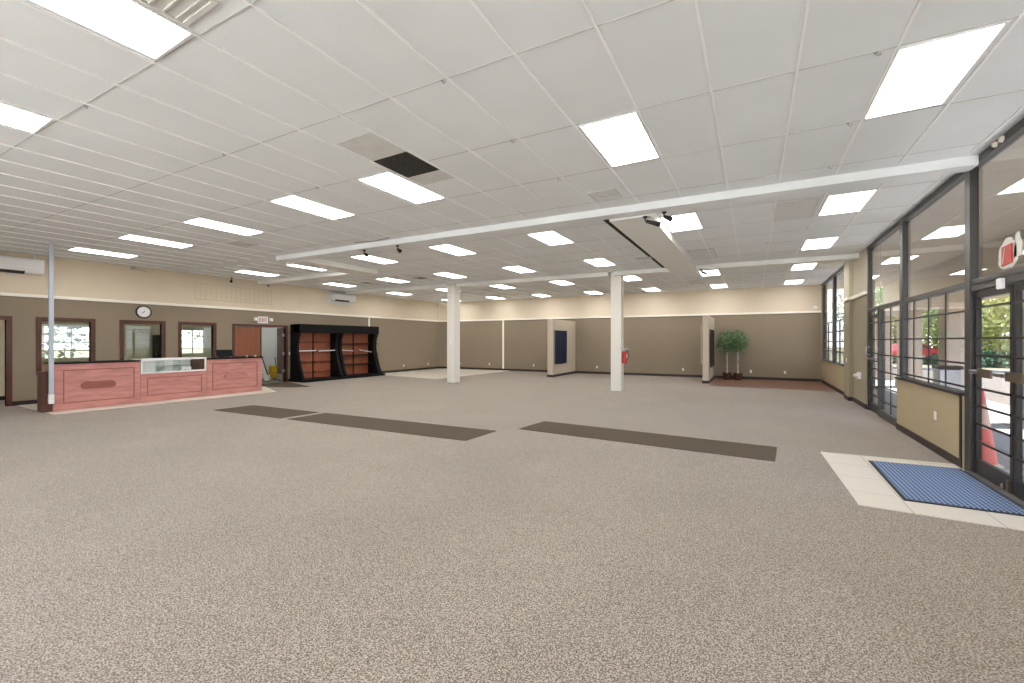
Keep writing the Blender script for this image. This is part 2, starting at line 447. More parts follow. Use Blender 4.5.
# floor areas
struct('floor_tile_counter', MB().quadprism([(-16.5, 3.3), (-13.72, 3.3), (-13.55, 8.35), (-16.5, 9.5)], 0.0, 0.006), 'tile')
struct('floor_tile_corner', MB().quadprism([(-16.52, 14.95), (-15.2, 14.9), (-12.0, 14.5), (-11.75, 18.8), (-11.75, yb(-11.75)-0.02), (-16.52, yb(XL)-0.02)], 0.0, 0.006), 'tile')
struct('floor_tile_entry', MB().quadprism([(0.93, 5.50), (2.36, 5.46), (2.36, 7.95), (0.87, 7.85)], 0.0, 0.008), tile_mat('entry_tile', (224, 216, 204), (176, 166, 152), 0.62, 0.62, 0.006, 0.3, shift=(0.27, 0.1, 0)))
struct('floor_wood', MB().quadprism([(-1.48, 17.35), (2.38, 17.45), (2.38, yb(2.38)-0.02), (-1.48, yb(-1.48)-0.02)], 0.0, 0.006), 'floorwood')

# ------------------------------------------------------------------ storefront (right side)
XG = XR+0.05
def gbars(mb, y0, y1, zs, r=0.012):
    for z in zs: mb.box(XG-0.022, XG-0.005, y0, y1, z-r, z+r)
    return mb
def fixed_window(n, y0, y1, zsill, zbars, yverts, upper=True):
    w = sroot('window_%d' % n, (XG, (y0+y1)/2, zsill))
    obj('pane', MB().box(XG-0.003, XG+0.003, y0, y1, zsill, CH-0.08), 'glass', w)
    g = gbars(MB(), y0, y1, zbars)
    for yv in yverts: g.box(XG-0.019, XG-0.005, yv-0.011, yv+0.011, zsill, 2.36)
    obj('grille', g, 'grille', w)
    return w
fr = MB()
fr.box(XR, XR+0.12, YF, 13.3, CH-0.09, CH-0.002)                   # head rail
for y in (-4.2, -1.6, 1.0, 3.6, 5.66): fr.box(XR, XR+0.13, y-0.07, y+0.07, 0, CH-0.09)
fr.box(XR-0.01, XR+0.075, 7.58, 7.74, 0, CH-0.09)
fr.box(XR-0.01, XR+0.075, 10.40, 10.58, 0.0, CH-0.09)
fr.box(XR, XR+0.075, 13.18, 13.30, 0, CH-0.09)
fr.box(XR, XR+0.12, YF, 13.18, 2.36, 2.44)                        # transom bar
fr.box(XR, XR+0.12, 5.73, 7.58, 2.29, 2.38)                      # door head
fr.box(XR, XR+0.12, 12.2, 12.27, 0, 2.36)
fr.box(XR, XR+0.1, 10.58, 12.2, 0, 0.16)                         # low rail under the sidelight
struct('trim_17', fr, 'frame', bevel=0.004)
# knee wall under the barred window
struct('wall_right', MB().box(XR-0.03, XR+0.12, 7.74, 10.66, 0, 0.95), 'gold')
struct('trim_18', MB().box(XR-0.06, XR+0.13, 7.74, 10.68, 0.95, 0.985).box(XR-0.045, XR-0.03, 7.74, 7.79, 0, 0.95), 'grille')
struct('baseboard_right', MB().box(XR-0.045, XR-0.03, 7.79, 10.66, 0, 0.11), 'base')
w1 = fixed_window(1, 7.74, 10.40, 0.99, [2.06, 1.70, 1.37, 1.06], [9.95, 9.23, 8.53])
w2 = fixed_window(2, 10.58, 12.20, 0.16, [2.06, 1.70, 1.36, 1.0, 0.66, 0.36], [11.4])
w3 = sroot('window_3', (XG, 12.7, 2.44)); obj('pane', MB().box(XG-0.003, XG+0.003, 12.27, 13.18, 2.44, CH-0.09), 'glass', w3)
w4 = sroot('window_4', (XG, 6.6, 2.44)); obj('pane', MB().box(XG-0.003, XG+0.003, 5.73, 7.58, 2.44, CH-0.09), 'glass', w4)
n = 5
struct('wall_right', MB().box(XR-0.03, XR+0.12, YF, 5.59, 0, 0.95), 'gold')
for a, b in [(YF, -4.27), (-4.13, -1.67), (-1.53, 0.93), (1.07, 3.53), (3.67, 5.59)]:
    fixed_window(n, a, b, 0.95, [2.06, 1.70, 1.37], [(a+b)/2]); n += 1

def leaf_door(n, y0, y1, zbars, hinge_hi):
    d = sroot('door_%d' % n, (XG, (y0+y1)/2, 0.01))
    f = MB()
    x0, x1 = XR+0.03, XR+0.08
    f.box(x0, x1, y0, y0+0.06, 0.01, 2.28).box(x0, x1, y1-0.05, y1, 0.01, 2.28)
    f.box(x0, x1, y0+0.06, y1-0.05, 0.01, 0.19).box(x0, x1, y0+0.06, y1-0.05, 2.20, 2.28)
    obj('door_frame', f, 'grille', d, 0.003)
    obj('pane', MB().box(XG+0.002, XG+0.008, y0+0.06, y1-0.05, 0.19, 2.20), 'glass', d)
    g = MB()
    for z in zbars: g.box(x0-0.015, x0-0.001, y0+0.02, y1-0.02, z-0.012, z+0.012)
    obj('grille', g, 'grille', d)
    return d
DB = [2.08, 1.70, 1.49, 1.08, 0.86, 0.64, 0.42]
door1 = leaf_door(1, 6.66, 7.57, DB, True)
door2 = leaf_door(2, 5.74, 6.64, DB, False)
door3 = leaf_door(3, 12.28, 13.17, [2.08, 1.70, 1.38, 1.20, 1.03, 0.82, 0.6, 0.4], True)
door3['label'] = 'narrow glass door at far end of storefront'
for d, y0, y1, py in ((door1, 6.66, 7.57, 7.08), (door2, 5.74, 6.64, 6.42)):
    pb = obj('push_bar', MB().box(XR-0.035, XR-0.005, y0+0.04, y1-0.04, 1.265, 1.30).box(XR-0.035, XR+0.03, y0+0.03, y0+0.07, 1.26, 1.305).box(XR-0.035, XR+0.03, y1-0.07, y1-0.03, 1.26, 1.305), 'chrome', d)
    obj('push_plate', MB().box(XR-0.055, XR-0.035, py-0.17, py+0.17, 1.235, 1.335), 'brass', pb, 0.004)
obj('floor_bolt', MB().box(XR+0.005, XR+0.03, 6.70, 6.73, 0.03, 0.15).lathe([(0.018, 0), (0.018, 0.05), (0.008, 0.07)], (XR-0.0, 6.80, 0.021), 10), 'brass', door1)
obj('lock_rail', MB().box(XR-0.02, XR+0.03, 12.36, 13.1, 1.22, 1.27), 'chrome', door3)
obj('door_handle', MB().tube([(XR+0.02, 13.08, 1.34), (XR-0.05, 13.08, 1.34), (XR-0.05, 13.08, 1.52), (XR+0.02, 13.08, 1.52)], 0.012), 'chrome', door3)

# far windows
fw = MB()
fw.box(XR, XR+0.09, 18.28, 18.52, 0.93, CH-0.06).box(XR, XR+0.12, 16.3, 21.05, CH-0.06, CH-0.002).box(XR, XR+0.12, 20.97, 21.05, 0.93, CH-0.06).box(XR, XR+0.12, 16.3, 16.36, 0.93, CH-0.06).box(XR-0.04, XR+0.16, 16.3, 21.05, 0.90, 0.94)
struct('trim_19', fw, 'frame')
for a, b in ((16.36, 18.28), (18.52, 20.97)):
    w = sroot('window_%d' % n, (XG, (a+b)/2, 0.94)); n += 1
    obj('pane', MB().box(XG-0.003, XG+0.003, a, b, 0.94, CH-0.06), 'glass', w)
    obj('grille', gbars(MB(), a, b, [2.33, 1.98, 1.64, 1.30], 0.015).box(XG-0.025, XG+0.01, (a+b)/2-0.01, (a+b)/2+0.01, 0.94, 2.33), 'grille', w)

# ------------------------------------------------------------------ left side: interior windows, doors
def cas(y0, y1, z0, z1, sill=True, w=0.10, x0=XL-0.12, x1=XL+0.025):
    mb = MB()
    mb.box(x0, x1, y0-w, y0, z0-(w if sill else 0), z1+w).box(x0, x1, y1, y1+w, z0-(w if sill else 0), z1+w).box(x0, x1, y0, y1, z1, z1+w)
    if sill: mb.box(x0, x1, y0, y1, z0-w, z0)
    return mb
for a, b in ((3.74, 4.71), (5.45, 6.40), (6.95, 7.90)):
    w = sroot('window_%d' % n, (XL-0.05, (a+b)/2, 0.86)); n += 1
    obj('window_frame', cas(a, b, 0.86, 2.2), 'dwood', w, 0.004)
    obj('pane', MB().box(XL-0.07, XL-0.064, a, b, 0.86, 2.2), 'glass', w)
struct('trim_20', cas(2.2, 3.12, 0, 2.2, False), 'dwood')
dd = sroot('door_4', (XL-0.05, 9.6, 0))
obj('door_frame', cas(8.62, 10.56, 0, 2.2, False, 0.09), 'dwood', dd, 0.004)
lf = obj('door_leaf', MB().box(XL-0.07, XL-0.025, 8.63, 9.56, 0.01, 2.19), 'doorw', dd)
obj('edge_strip', MB().box(XL-0.08, XL-0.01, 9.56, 9.61, 0.01, 2.19), 'dwood', lf)
lf2 = obj('door_leaf', MB().quadprism([(XL-0.07, 10.49), (XL-0.95, 10.80), (XL-0.935, 10.843), (XL-0.055, 10.533)], 0.01, 2.19), 'dwood', dd)
obj('kick_plate', MB().quadprism([(XL-0.11, 10.494), (XL-0.91, 10.776), (XL-0.913, 10.768), (XL-0.113, 10.486)], 0.05, 0.3), 'chrome', lf2)
for z in (0.45, 1.15, 1.9): obj('hinge', MB().box(XL-0.10, XL-0.02, 10.50, 10.545, z-0.06, z+0.06).tube([(XL-0.04, 10.485, z-0.06), (XL-0.04, 10.485, z+0.06)], 0.016, 8), 'chrome', lf2)

# rooms behind the left wall
XO = -20.6
struct('wall_office', MB().box(XO-0.1, XO, 4.0, 4.4, 0, 2.8).box(XO-0.1, XO, 4.4, 6.35, 0, 1.04).box(XO-0.1, XO, 4.4, 6.35, 2.18, 2.8).box(XO-0.1, XO, 6.35, 8.2, 0, 2.8)
       .box(XO-0.1, XO, 8.2, 9.5, 0, 1.1).box(XO-0.1, XO, 8.2, 9.5, 2.14, 2.8).box(XO-0.1, XO, 9.5, 10.0, 0, 2.8), 'sage')
struct('wall_office', MB().box(-18.5, -18.4, 1.0, 4.0, 0, 2.8).box(XO, -18.4, 3.9, 4.0, 0, 2.8), 'cream')
struct('wall_office', MB().box(XL-0.12, -18.4, 0.9, 1.0, 0, 2.8), 'cream')
struct('baseboard_office', MB().box(-18.4, -18.38, 1.0, 4.0, 0, 0.11), 'base')
struct('wall_office', MB().box(XO, -18.62, 10.0, 10.08, 0, 2.8).box(-18.62, -18.54, 9.5, 12.2, 0, 2.8).box(-18.54, XL-0.121, 9.5, 9.56, 0, 2.8).box(-18.62, XL-0.121, 12.2, 12.3, 0, 2.8), 'greywhite')
struct('ceiling', MB().box(XO-0.1, XL-0.121, 0.9, 12.3, 2.8, 2.9), 'ceil')
for a, b, z0, z1, k in ((4.4, 6.35, 1.04, 2.18, 4), (8.2, 9.5, 1.1, 2.14, 3)):
    w = sroot('window_%d' % n, (XO-0.05, (a+b)/2, z0)); n += 1
    g = cas(a+0.04, b-0.04, z0+0.04, z1-0.04, True, 0.04, XO-0.08, XO-0.02)
    for j in range(1, 4): g.box(XO-0.06, XO-0.04, a+0.04, b-0.04, z0+(z1-z0)*j/4-0.018, z0+(z1-z0)*j/4+0.018)
    for j in range(1, k): g.box(XO-0.06, XO-0.04, a+(b-a)*j/k-0.02, a+(b-a)*j/k+0.02, z0+0.04, z1-0.04)
    obj('window_frame', g, 'offwhite', w)
    obj('pane', MB().box(XO-0.053, XO-0.047, a, b, z0, z1), 'glass', w)
# unseen lamps added to brighten the rooms behind the left wall
for i, (x, y, lb) in enumerate(((-17.6, 2.2, 'unseen square fill lamp added in the small room past the leftmost doorway'), (-18.6, 5.6, 'unseen square fill lamp added in the office behind the first two windows'), (-18.6, 8.6, 'unseen square fill lamp added in the office behind the right window'), (-17.3, 11.2, 'unseen square fill lamp added in the store room behind the open door'))):
    t = thing('fill_lamp', lb, 'light', (x, y, 2.74))
    obj('frame', MB().box(x-0.32, x+0.32, y-0.32, y+0.32, 2.765, 2.8), 'white', t)
    obj('diffuser', MB().box(x-0.28, x+0.28, y-0.28, y+0.28, 2.75, 2.765), 'fillglow', t)

# bookcase in the office
t = thing('bookcase', 'dark narrow bookcase seen through the middle office window', 'bookcase', (XO+0.2, 8.0, 0))
b0 = MB().box(XO+0.01, XO+0.35, 7.66, 7.70, 0, 1.9).box(XO+0.01, XO+0.35, 8.12, 8.16, 0, 1.9).box(XO+0.01, XO+0.03, 7.70, 8.12, 0, 1.9)
obj('carcass', b0, 'black', t)
for z in (0.05, 0.45, 0.85, 1.22, 1.58, 1.86): obj('shelf', MB().box(XO+0.03, XO+0.34, 7.70, 8.12, z, z+0.03), 'black', t)

# store room: mop, bucket, boards
t = thing('mop', 'dark handled mop leaning against the white store room wall', 'mop', (-17.9, 10.62, 0))
obj('handle', MB().tube([(-17.95, 10.68, 0.20), (-18.45, 10.45, 1.78)], 0.022, 8), 'blackm', t)
obj('mop_head', MB().lathe([(0.11, 0), (0.13, 0.06), (0.07, 0.16), (0.03, 0.24)], (-17.94, 10.69, 0.0), 12), 'offwhite', t)
t = thing('plank', 'pale board leaning beside the mop in the store room', 'board', (-18.0, 10.4, 0))
t2 = MB(); t2._add([(-17.75, 10.42, 0), (-17.75, 10.60, 0), (-17.72, 10.60, 0), (-17.72, 10.42, 0), (-18.5, 10.30, 1.45), (-18.5, 10.44, 1.45), (-18.47, 10.44, 1.45), (-18.47, 10.30, 1.45)], [(0, 1, 2, 3), (7, 6, 5, 4), (0, 4, 5, 1), (1, 5, 6, 2), (2, 6, 7, 3), (3, 7, 4, 0)])
obj('board', t2, 'offwhite', t)
t = thing('mop_bucket', 'yellow mop bucket on the store room floor by the open door', 'bucket', (-17.9, 11.0, 0))
obj('tub', MB().quadprism([(-18.15, 10.82), (-17.72, 10.82), (-17.72, 11.22), (-18.15, 11.22)], 0.06, 0.38), 'yellow', t, 0.02)
obj('wringer', MB().quadprism([(-18.15, 10.84), (-17.95, 10.84), (-17.95, 11.2), (-18.15, 11.2)], 0.38, 0.58), 'yellow', t, 0.01)
obj('wringer_handle', MB().tube([(-18.05, 11.1, 0.5), (-18.05, 11.05, 0.95)], 0.015, 8), 'blackm', t)
for dx, dy in ((-18.1, 10.87), (-17.77, 10.87), (-18.1, 11.17), (-17.77, 11.17)):
    obj('caster', MB().lathe([(0.03, -0.015), (0.03, 0.015)], (dx, dy, 0.03), 12, 'y'), 'rubber', t)

# ------------------------------------------------------------------ ceiling lights
def light_proto(x, y, label, group):
    t = thing('ceiling_light', label, 'light', (x, y, CH), group)
    hw, hl, f = 0.305, 0.61, 0.018
    fr_ = MB().box(x-hw, x+hw, y-hl, y-hl+f, CH-0.014, CH-0.001).box(x-hw, x+hw, y+hl-f, y+hl, CH-0.014, CH-0.001).box(x-hw, x-hw+f, y-hl+f, y+hl-f, CH-0.014, CH-0.001).box(x+hw-f, x+hw, y-hl+f, y+hl-f, CH-0.014, CH-0.001)
    obj('frame', fr_, 'white', t)
    obj('diffuser', MB().box(x-hw+f, x+hw-f, y-hl+f, y+hl-f, CH-0.010, CH-0.002), 'lens', t)
    return t
ROWS = [('front row', 1.12, [1.6, -0.9, -3.9, -6.55]),
        ('second row', 4.94, [1.28, -1.31, -4.56, -6.55, -9.21, -11.91, -14.64]),
        ('third row', 8.84, [1.32, -1.19, -3.91, -6.56, -9.21, -11.94, -14.6]),
        ('fourth row', 12.22, [1.33, -3.88, -6.5, -9.18, -11.8, -14.68]),
        ('fifth row', 15.8, [1.34, -1.27, -3.9, -6.54, -9.2, -12.0, -14.9]),
        ('row by the back wall', 19.75, [1.36, -1.25, -3.95, -6.6, -9.3, -11.95, -14.8])]
NTH = ['first', 'second', 'third', 'fourth', 'fifth', 'sixth', 'seventh']
RD = {'front row': 'row cut by picture edge', 'second row': 'large near row', 'third row': 'row just behind the near beam',
      'fourth row': 'row in front of the columns', 'fifth row': 'row just behind the columns', 'row by the back wall': 'row nearest the back wall'}
proto = None
for nm, y0, xs_ in ROWS:
    for i, x in enumerate(xs_):
        y = y0+SK*x
        if nm == 'row by the back wall': y = min(y, yb(x)-0.75)
        if nm == 'front row' and x > -3: continue
        k = i-2 if nm == 'front row' else i
        lb = 'white lit ceiling panel light, %s from right in the %s' % (NTH[k], RD[nm])
        if proto is None: proto = light_proto(x, y, lb, 'lit ceiling panel lights')
        else: dup(proto, (x, y, CH), lb)
# lamps behind the camera
for i, (x, y) in enumerate(((1.6, 1.12), (-0.9, 1.12), (-3.9, -2.6), (-9.2, -2.6), (-9.2, 1.12), (-13.0, 0.9), (-0.9, -2.6))):
    dup(proto, (x, y+SK*x, CH), 'white lit ceiling panel light behind the viewpoint, out of the picture', 'ceiling panel lights behind the viewpoint')
# unlit panels
for x, y, lb in ((0.62, 8.93, 'unlit flat ceiling panel light left of a lit one behind the near beam'), (-1.16, 12.25, 'unlit grey ceiling panel light beside the long soffit')):
    t = thing('ceiling_light', lb, 'light', (x, y, CH))
    obj('frame', MB().box(x-0.3, x+0.3, y-0.61, y-0.6, CH-0.012, CH-0.001).box(x-0.3, x+0.3, y+0.6, y+0.61, CH-0.012, CH-0.001).box(x-0.3, x-0.29, y-0.6, y+0.6, CH-0.012, CH-0.001).box(x+0.29, x+0.3, y-0.6, y+0.6, CH-0.012, CH-0.001), 'ceildark', t)
    obj('diffuser', MB().box(x-0.29, x+0.29, y-0.6, y+0.6, CH-0.008, CH-0.001), 'lensoff', t)

# vents
def vent(x, y, w, l, label, m='ventgrey', slats=5, name='ceiling_vent'):
    t = thing(name, label, 'vent', (x, y, CH))
    f = 0.03
    obj('frame', MB().box(x-w/2, x+w/2, y-l/2, y-l/2+f, CH-0.016, CH-0.001).box(x-w/2, x+w/2, y+l/2-f, y+l/2, CH-0.016, CH-0.001).box(x-w/2, x-w/2+f, y-l/2+f, y+l/2-f, CH-0.016, CH-0.001).box(x+w/2-f, x+w/2, y-l/2+f, y+l/2-f, CH-0.016, CH-0.001), 'stain', t)
    obj('back_plate', MB().box(x-w/2+f, x+w/2-f, y-l/2+f, y+l/2-f, CH-0.006, CH-0.001), m, t)
    s = MB()
    for k in range(slats):
        yy = y-l/2+f+(l-2*f)*(k+0.5)/slats
        s.box(x-w/2+f, x+w/2-f, yy-0.006, yy+0.006, CH-0.014, CH-0.006)
    obj('slats', s, 'stain', t)
vent(-2.02, 6.5, 0.44, 0.42, 'faint square ceiling vent in front of the near beam')
vent(-10.45, 5.62, 0.6, 0.42, 'faint ceiling vent above the sales counter')
vent(-10.52, 11.86, 0.5, 0.5, 'small black ceiling vent left of the left column', 'black', 3)
vent(-13.24, 11.78, 0.36, 0.36, 'small black ceiling vent near the far left wall unit', 'black', 3)
vent(-1.9, 18.2, 0.6, 0.45, 'faint ceiling vent near the back wall between two lights')
vent(-2.62, 12.0, 0.4, 0.22, 'small white ceiling register beside the dark soffit slot', 'black', 2)
vent(1.03, 18.0, 0.22, 0.22, 'tiny ceiling vent near the right back corner', 'ventgrey', 2)
vent(-3.35, 1.3, 0.45, 0.45, 'ceiling vent at top edge beside the large near light')
t = thing('ceiling_opening', 'dark open ceiling square beside the large near light', 'opening', (-3.91, 4.16, CH))
obj('void_panel', MB().box(-4.2, -3.61, 3.85, 4.47, CH-0.006, CH-0.001), 'ventdark', t)
obj('lip', MB().box(-4.23, -4.2, 3.82, 4.50, CH-0.012, CH-0.001).box(-3.61, -3.58, 3.82, 4.50, CH-0.012, CH-0.001), 'ceilwhite', t)
tag(obj('ceiling_patch', MB().box(-4.2, -3.61, 3.3, 3.845, CH-0.005, CH-0.001), 'stain'), 'dusty grey ceiling panel on near side of the dark opening', 'panel')
tag(obj('ceiling_patch', MB().box(-4.2, -3.61, 4.475, 4.8, CH-0.005, CH-0.001), 'stain'), 'dusty grey ceiling panel on far side of the dark opening', 'panel')

# little ceiling hooks
hk = None
for i, (x, y) in enumerate([(-5.6, 1.57), (-5.6, 2.8), (-5.6, 4.08), (-2.34, 2.95), (-2.36, 4.22), (-2.36, 5.54), (0.87, 4.35), (0.89, 5.62), (0.89, 6.91), (0.97, 10.39), (0.31, 11.51)]):
    x -= 0.03
    if hk is None:
        hk = obj('ceiling_hook', MB().tube([(x, y, CH-0.001), (x, y, CH-0.02), (x+0.015, y, CH-0.035), (x+0.03, y, CH-0.03), (x+0.033, y, CH-0.015)], 0.005, 6).lathe([(0.014, -0.008), (0.014, 0)], (x, y, CH-0.002), 8), 'chrome')
        tag(hk, 'tiny metal hook clipped to a ceiling grid joint', 'hook', 'ceiling hooks'); hz = hk.location.copy(); hx, hy = x, y
    else:
        h = hk.copy(); C.objects.link(h); h.location = (hz.x+x-hx, hz.y+y-hy, hz.z)

# cameras / spot heads
def seccam(x, y, z, label, dx=0.14, dy=0.06, m='blackm', bm='blackm'):
    t = thing('security_camera', label, 'camera', (x, y, z))
    obj('mount', MB().lathe([(0.04, -0.02), (0.04, 0)], (x, y, z), 12).tube([(x, y, z-0.01), (x, y, z-0.07), (x+dx*0.4, y+dy*0.4, z-0.10)], 0.012, 8), m, t)
    a = Vector((x+dx*0.2, y+dy*0.2, z-0.09)); d = Vector((dx, dy, -0.07))
    obj('camera_body', MB().tube([a-d*0.1, a+d*0.5, a+d*1.0, a+d*1.02], [0.03, 0.036, 0.045, 0.04], 12), bm, t)
seccam(-8.05, 7.10, 3.82, 'small black spot camera at near beam, left one of the wired pair', 0.16, -0.08)
seccam(-7.0, 7.12, 3.82, 'small black spot camera at near beam, right one of the wired pair', 0.14, -0.08)
seccam(-1.62, 7.50, 3.80, 'black spot camera hanging from the soffit corner at the near beam', 0.2, 0.04)
seccam(-1.30, 7.46, 3.82, 'black spot camera at the corner of the lit panel behind the near beam', 0.1, -0.08)
seccam(-1.38, 13.95, 3.82, 'black spot camera at the far end of the long soffit', 0.14, -0.06)
seccam(XL+0.12, 8.45, CH, 'small dark camera at the top of left wall over the wire panel', 0.05, -0.04)
seccam(XL+0.12, 9.75, CH, 'small dome camera at the top of left wall right of the wire panel', 0.03, 0.03)
t = thing('wall_bracket', 'thin metal bracket at the top of left wall beside the pole', 'bracket', (XL, 5.7, 3.9))
obj('arm', MB().box(XL, XL+0.03, 5.62, 5.72, 3.84, 3.94).tube([(XL+0.02, 5.67, 3.92), (XL+0.15, 5.8, 3.84), (XL+0.12, 5.95, 3.82)], 0.012, 6), 'chrome', t)
t = obj('wire', MB().tube([(-8.05, 7.05-0.28+0.05, 3.945), (-7.5, 6.88, 3.925), (-7.0, 6.88, 3.945)], 0.006, 6), 'blackm')
tag(t, 'thin black wire strung between the paired spot cameras', 'wire')

# ------------------------------------------------------------------ fluorescent reflections etc: wall devices
def plate(nm, label, cat, face, a, b, z, w=0.075, h=0.12, m='white', d=0.01, grp=None, slots=True):
    """face 'L' on left wall (a = y), 'B' back wall (a = x), 'R' right face at x=b"""
    if face == 'L': mb = MB().box(XL, XL+d, a-w/2, a+w/2, z-h/2, z+h/2); loc = (XL, a, z); s = MB().box(XL+d, XL+d+0.003, a-0.014, a+0.014, z-0.036, z-0.008).box(XL+d, XL+d+0.003, a-0.014, a+0.014, z+0.008, z+0.036)
    elif face == 'B':
        y = yb(a); mb = MB().box(a-w/2, a+w/2, y-d-0.004, y-0.003, z-h/2, z+h/2); loc = (a, y, z); s = MB().box(a-0.014, a+0.014, y-d-0.007, y-d-0.004, z-0.036, z-0.008).box(a-0.014, a+0.014, y-d-0.007, y-d-0.004, z+0.008, z+0.036)
    else: mb = MB().box(b-d, b, a-w/2, a+w/2, z-h/2, z+h/2); loc = (b, a, z); s = MB().box(b-d-0.003, b-d, a-0.014, a+0.014, z-0.036, z-0.008).box(b-d-0.003, b-d, a-0.014, a+0.014, z+0.008, z+0.036)
    t = thing(nm, label, cat, loc, grp)
    obj('cover_plate', mb, m, t, 0.002)
    if slots: obj('socket', s, 'offwhite', t)
    return t
for x, l_ in ((-15.1, 'white outlet on back wall, first from the left corner'), (-13.1, 'white outlet on back wall, left of the pale seam strip'), (-10.35, 'white outlet on back wall, right of the pale seam strip'),
              (-6.87, 'white outlet on back wall between curtain partition and right column'), (-2.83, 'white outlet on back wall left of the right partition'),
              (-0.1, 'white outlet on back wall right of the potted trees'), (1.15, 'white outlet on back wall near right corner, over wood floor')):
    plate('wall_outlet', l_, 'outlet', 'B', x, 0, 0.34)
plate('wall_outlet', 'white outlet on left wall, first past the black display shelf', 'outlet', 'L', 17.3, 0, 0.32)
plate('wall_outlet', 'white outlet on left wall near the back corner', 'outlet', 'L', 19.3, 0, 0.32)
plate('wall_outlet', 'white outlet on left wall by the counter end', 'outlet', 'L', 3.75, 0, 0.34)
plate('wall_outlet', 'white outlet on tan low wall beside the entry mat', 'outlet', 'R', 8.67, XR-0.03, 0.55)
plate('light_switch', 'white switch plate between the double door and black shelf', 'switch', 'L', 10.55+0.2, 0, 1.15)
plate('light_switch', 'small white switch plate on the right pilaster', 'switch', 'R', 15.3, XR-0.09, 1.12)
for z, l_ in ((1.72, 'upper small white switch on left column'), (1.60, 'lower small white switch on left column')):
    t = thing('light_switch', l_, 'switch', (-10.49, 13.57, z)); obj('cover_plate', MB().box(-10.53, -10.45, 13.558, 13.569, z-0.04, z+0.04), 'white', t); obj('toggle', MB().box(-10.5, -10.48, 13.55, 13.558, z-0.012, z+0.012), 'offwhite', t)
t = thing('wall_device', 'white box with round knob on right wall beyond the pilaster mullion', 'box', (XR, 14.0, 0.77))
obj('box', MB().box(XR-0.06, XR, 13.9, 14.1, 0.68, 0.86), 'white', t, 0.005)
obj('knob', MB().lathe([(0.05, 0), (0.05, -0.05), (0.03, -0.09)], (XR-0.06, 14.0, 0.77), 14, 'x'), 'offwhite', t)
t = thing('alarm_horn', 'small round white alarm in the right back corner above the ledge', 'alarm', (XR-0.05, 21.1, 3.02))
obj('dome', MB().lathe([(0.08, 0), (0.08, -0.03), (0.05, -0.06), (0.01, -0.07)], (2.2, yb(2.2), 3.02), 16, 'y'), 'white', t)
t = thing('motion_sensor', 'small white sensor box in the left back corner of the room', 'sensor', (XL+0.04, 20.2, 2.95))
obj('housing', MB().box(XL+0.0, XL+0.07, 20.12, 20.2, 2.90, 3.0), 'white', t, 0.01)

# clock
t = thing('wall_clock', 'round white wall clock with black rim above the middle office window', 'clock', (XL, 5.93, 2.56))
obj('rim', MB().lathe([(0.2, 0), (0.2, 0.035), (0.185, 0.045), (0.165, 0.03)], (XL, 5.93, 2.565), 36, 'x'), 'blackm', t)
obj('face', MB().lathe([(0.164, 0), (0.164, 0.034)], (XL, 5.93, 2.565), 36, 'x'), 'white', t)
mk = MB()
for k in range(12):
    a = 2*PI*k/12; cy, cz = 5.93+0.14*math.sin(a), 2.565+0.14*math.cos(a)
    mk.box(XL+0.034, XL+0.036, cy-0.006, cy+0.006, cz-0.010, cz+0.010)
obj('hour_marks', mk, 'ink', t)
def hand(a, L, w):
    u = Vector((0, math.sin(a), math.cos(a))); v = Vector((0, math.cos(a), -math.sin(a))); c0 = Vector((XL+0.037, 5.93, 2.565))
    p = [c0-u*0.02-v*w, c0-u*0.02+v*w, c0+u*L+v*w*0.6, c0+u*L-v*w*0.6]; q = [x_+Vector((0.003, 0, 0)) for x_ in p]
    return MB()._add(p+q, [(0, 1, 2, 3), (7, 6, 5, 4), (0, 4, 5, 1), (1, 5, 6, 2), (2, 6, 7, 3), (3, 7, 4, 0)])
obj('hour_hand', hand(math.radians(228), 0.085, 0.009), 'ink', t); obj('minute_hand', hand(math.radians(40), 0.05, 0.006), 'ink', t)

# exit sign with emergency heads
t = thing('exit_sign', 'white EXIT sign with red letters and twin lamps over the double door', 'sign', (XL, 9.62, 2.34))
obj('housing', MB().box(XL, XL+0.06, 9.44, 9.82, 2.34, 2.60), 'white', t, 0.006)
LT = MB()
def stroke(y0, z0, y1, z1, w=0.011):
    d = Vector((0, y1-y0, z1-z0)).normalized(); p = Vector((0, -d.z, d.y))*w
    a, b = Vector((XL+0.06, y0, z0)), Vector((XL+0.06, y1, z1)); P_ = [a-p, a+p, b+p, b-p]; Q_ = [q+Vector((0.004, 0, 0)) for q in P_]
    LT._add(P_+Q_, [(0, 1, 2, 3), (7, 6, 5, 4), (0, 4, 5, 1), (1, 5, 6, 2), (2, 6, 7, 3), (3, 7, 4, 0)])
zb, zt = 2.40, 2.54
# as seen from the room, +y is to the right
y = 9.49
stroke(y, zb, y, zt); [stroke(y, z, y+0.055, z) for z in (zb, (zb+zt)/2, zt)]
y = 9.57; stroke(y, zb, y+0.06, zt); stroke(y, zt, y+0.06, zb)
y = 9.665; stroke(y, zb, y, zt)
y = 9.70; stroke(y, zt, y+0.075, zt); stroke(y+0.037, zb, y+0.037, zt)
obj('letters', LT, 'signred', t)
for yy in (9.33, 9.93):
    s_ = 1 if yy > 9.6 else -1
    hd = obj('lamp_head', MB().box(XL+0.02, XL+0.12, yy-0.055, yy+0.055, 2.43, 2.55), 'white', t, 0.012)
    obj('lamp_arm', MB().tube([(XL+0.03, yy-s_*0.05, 2.49), (XL+0.03, yy-s_*0.11, 2.49)], 0.012, 8), 'blackm', hd)

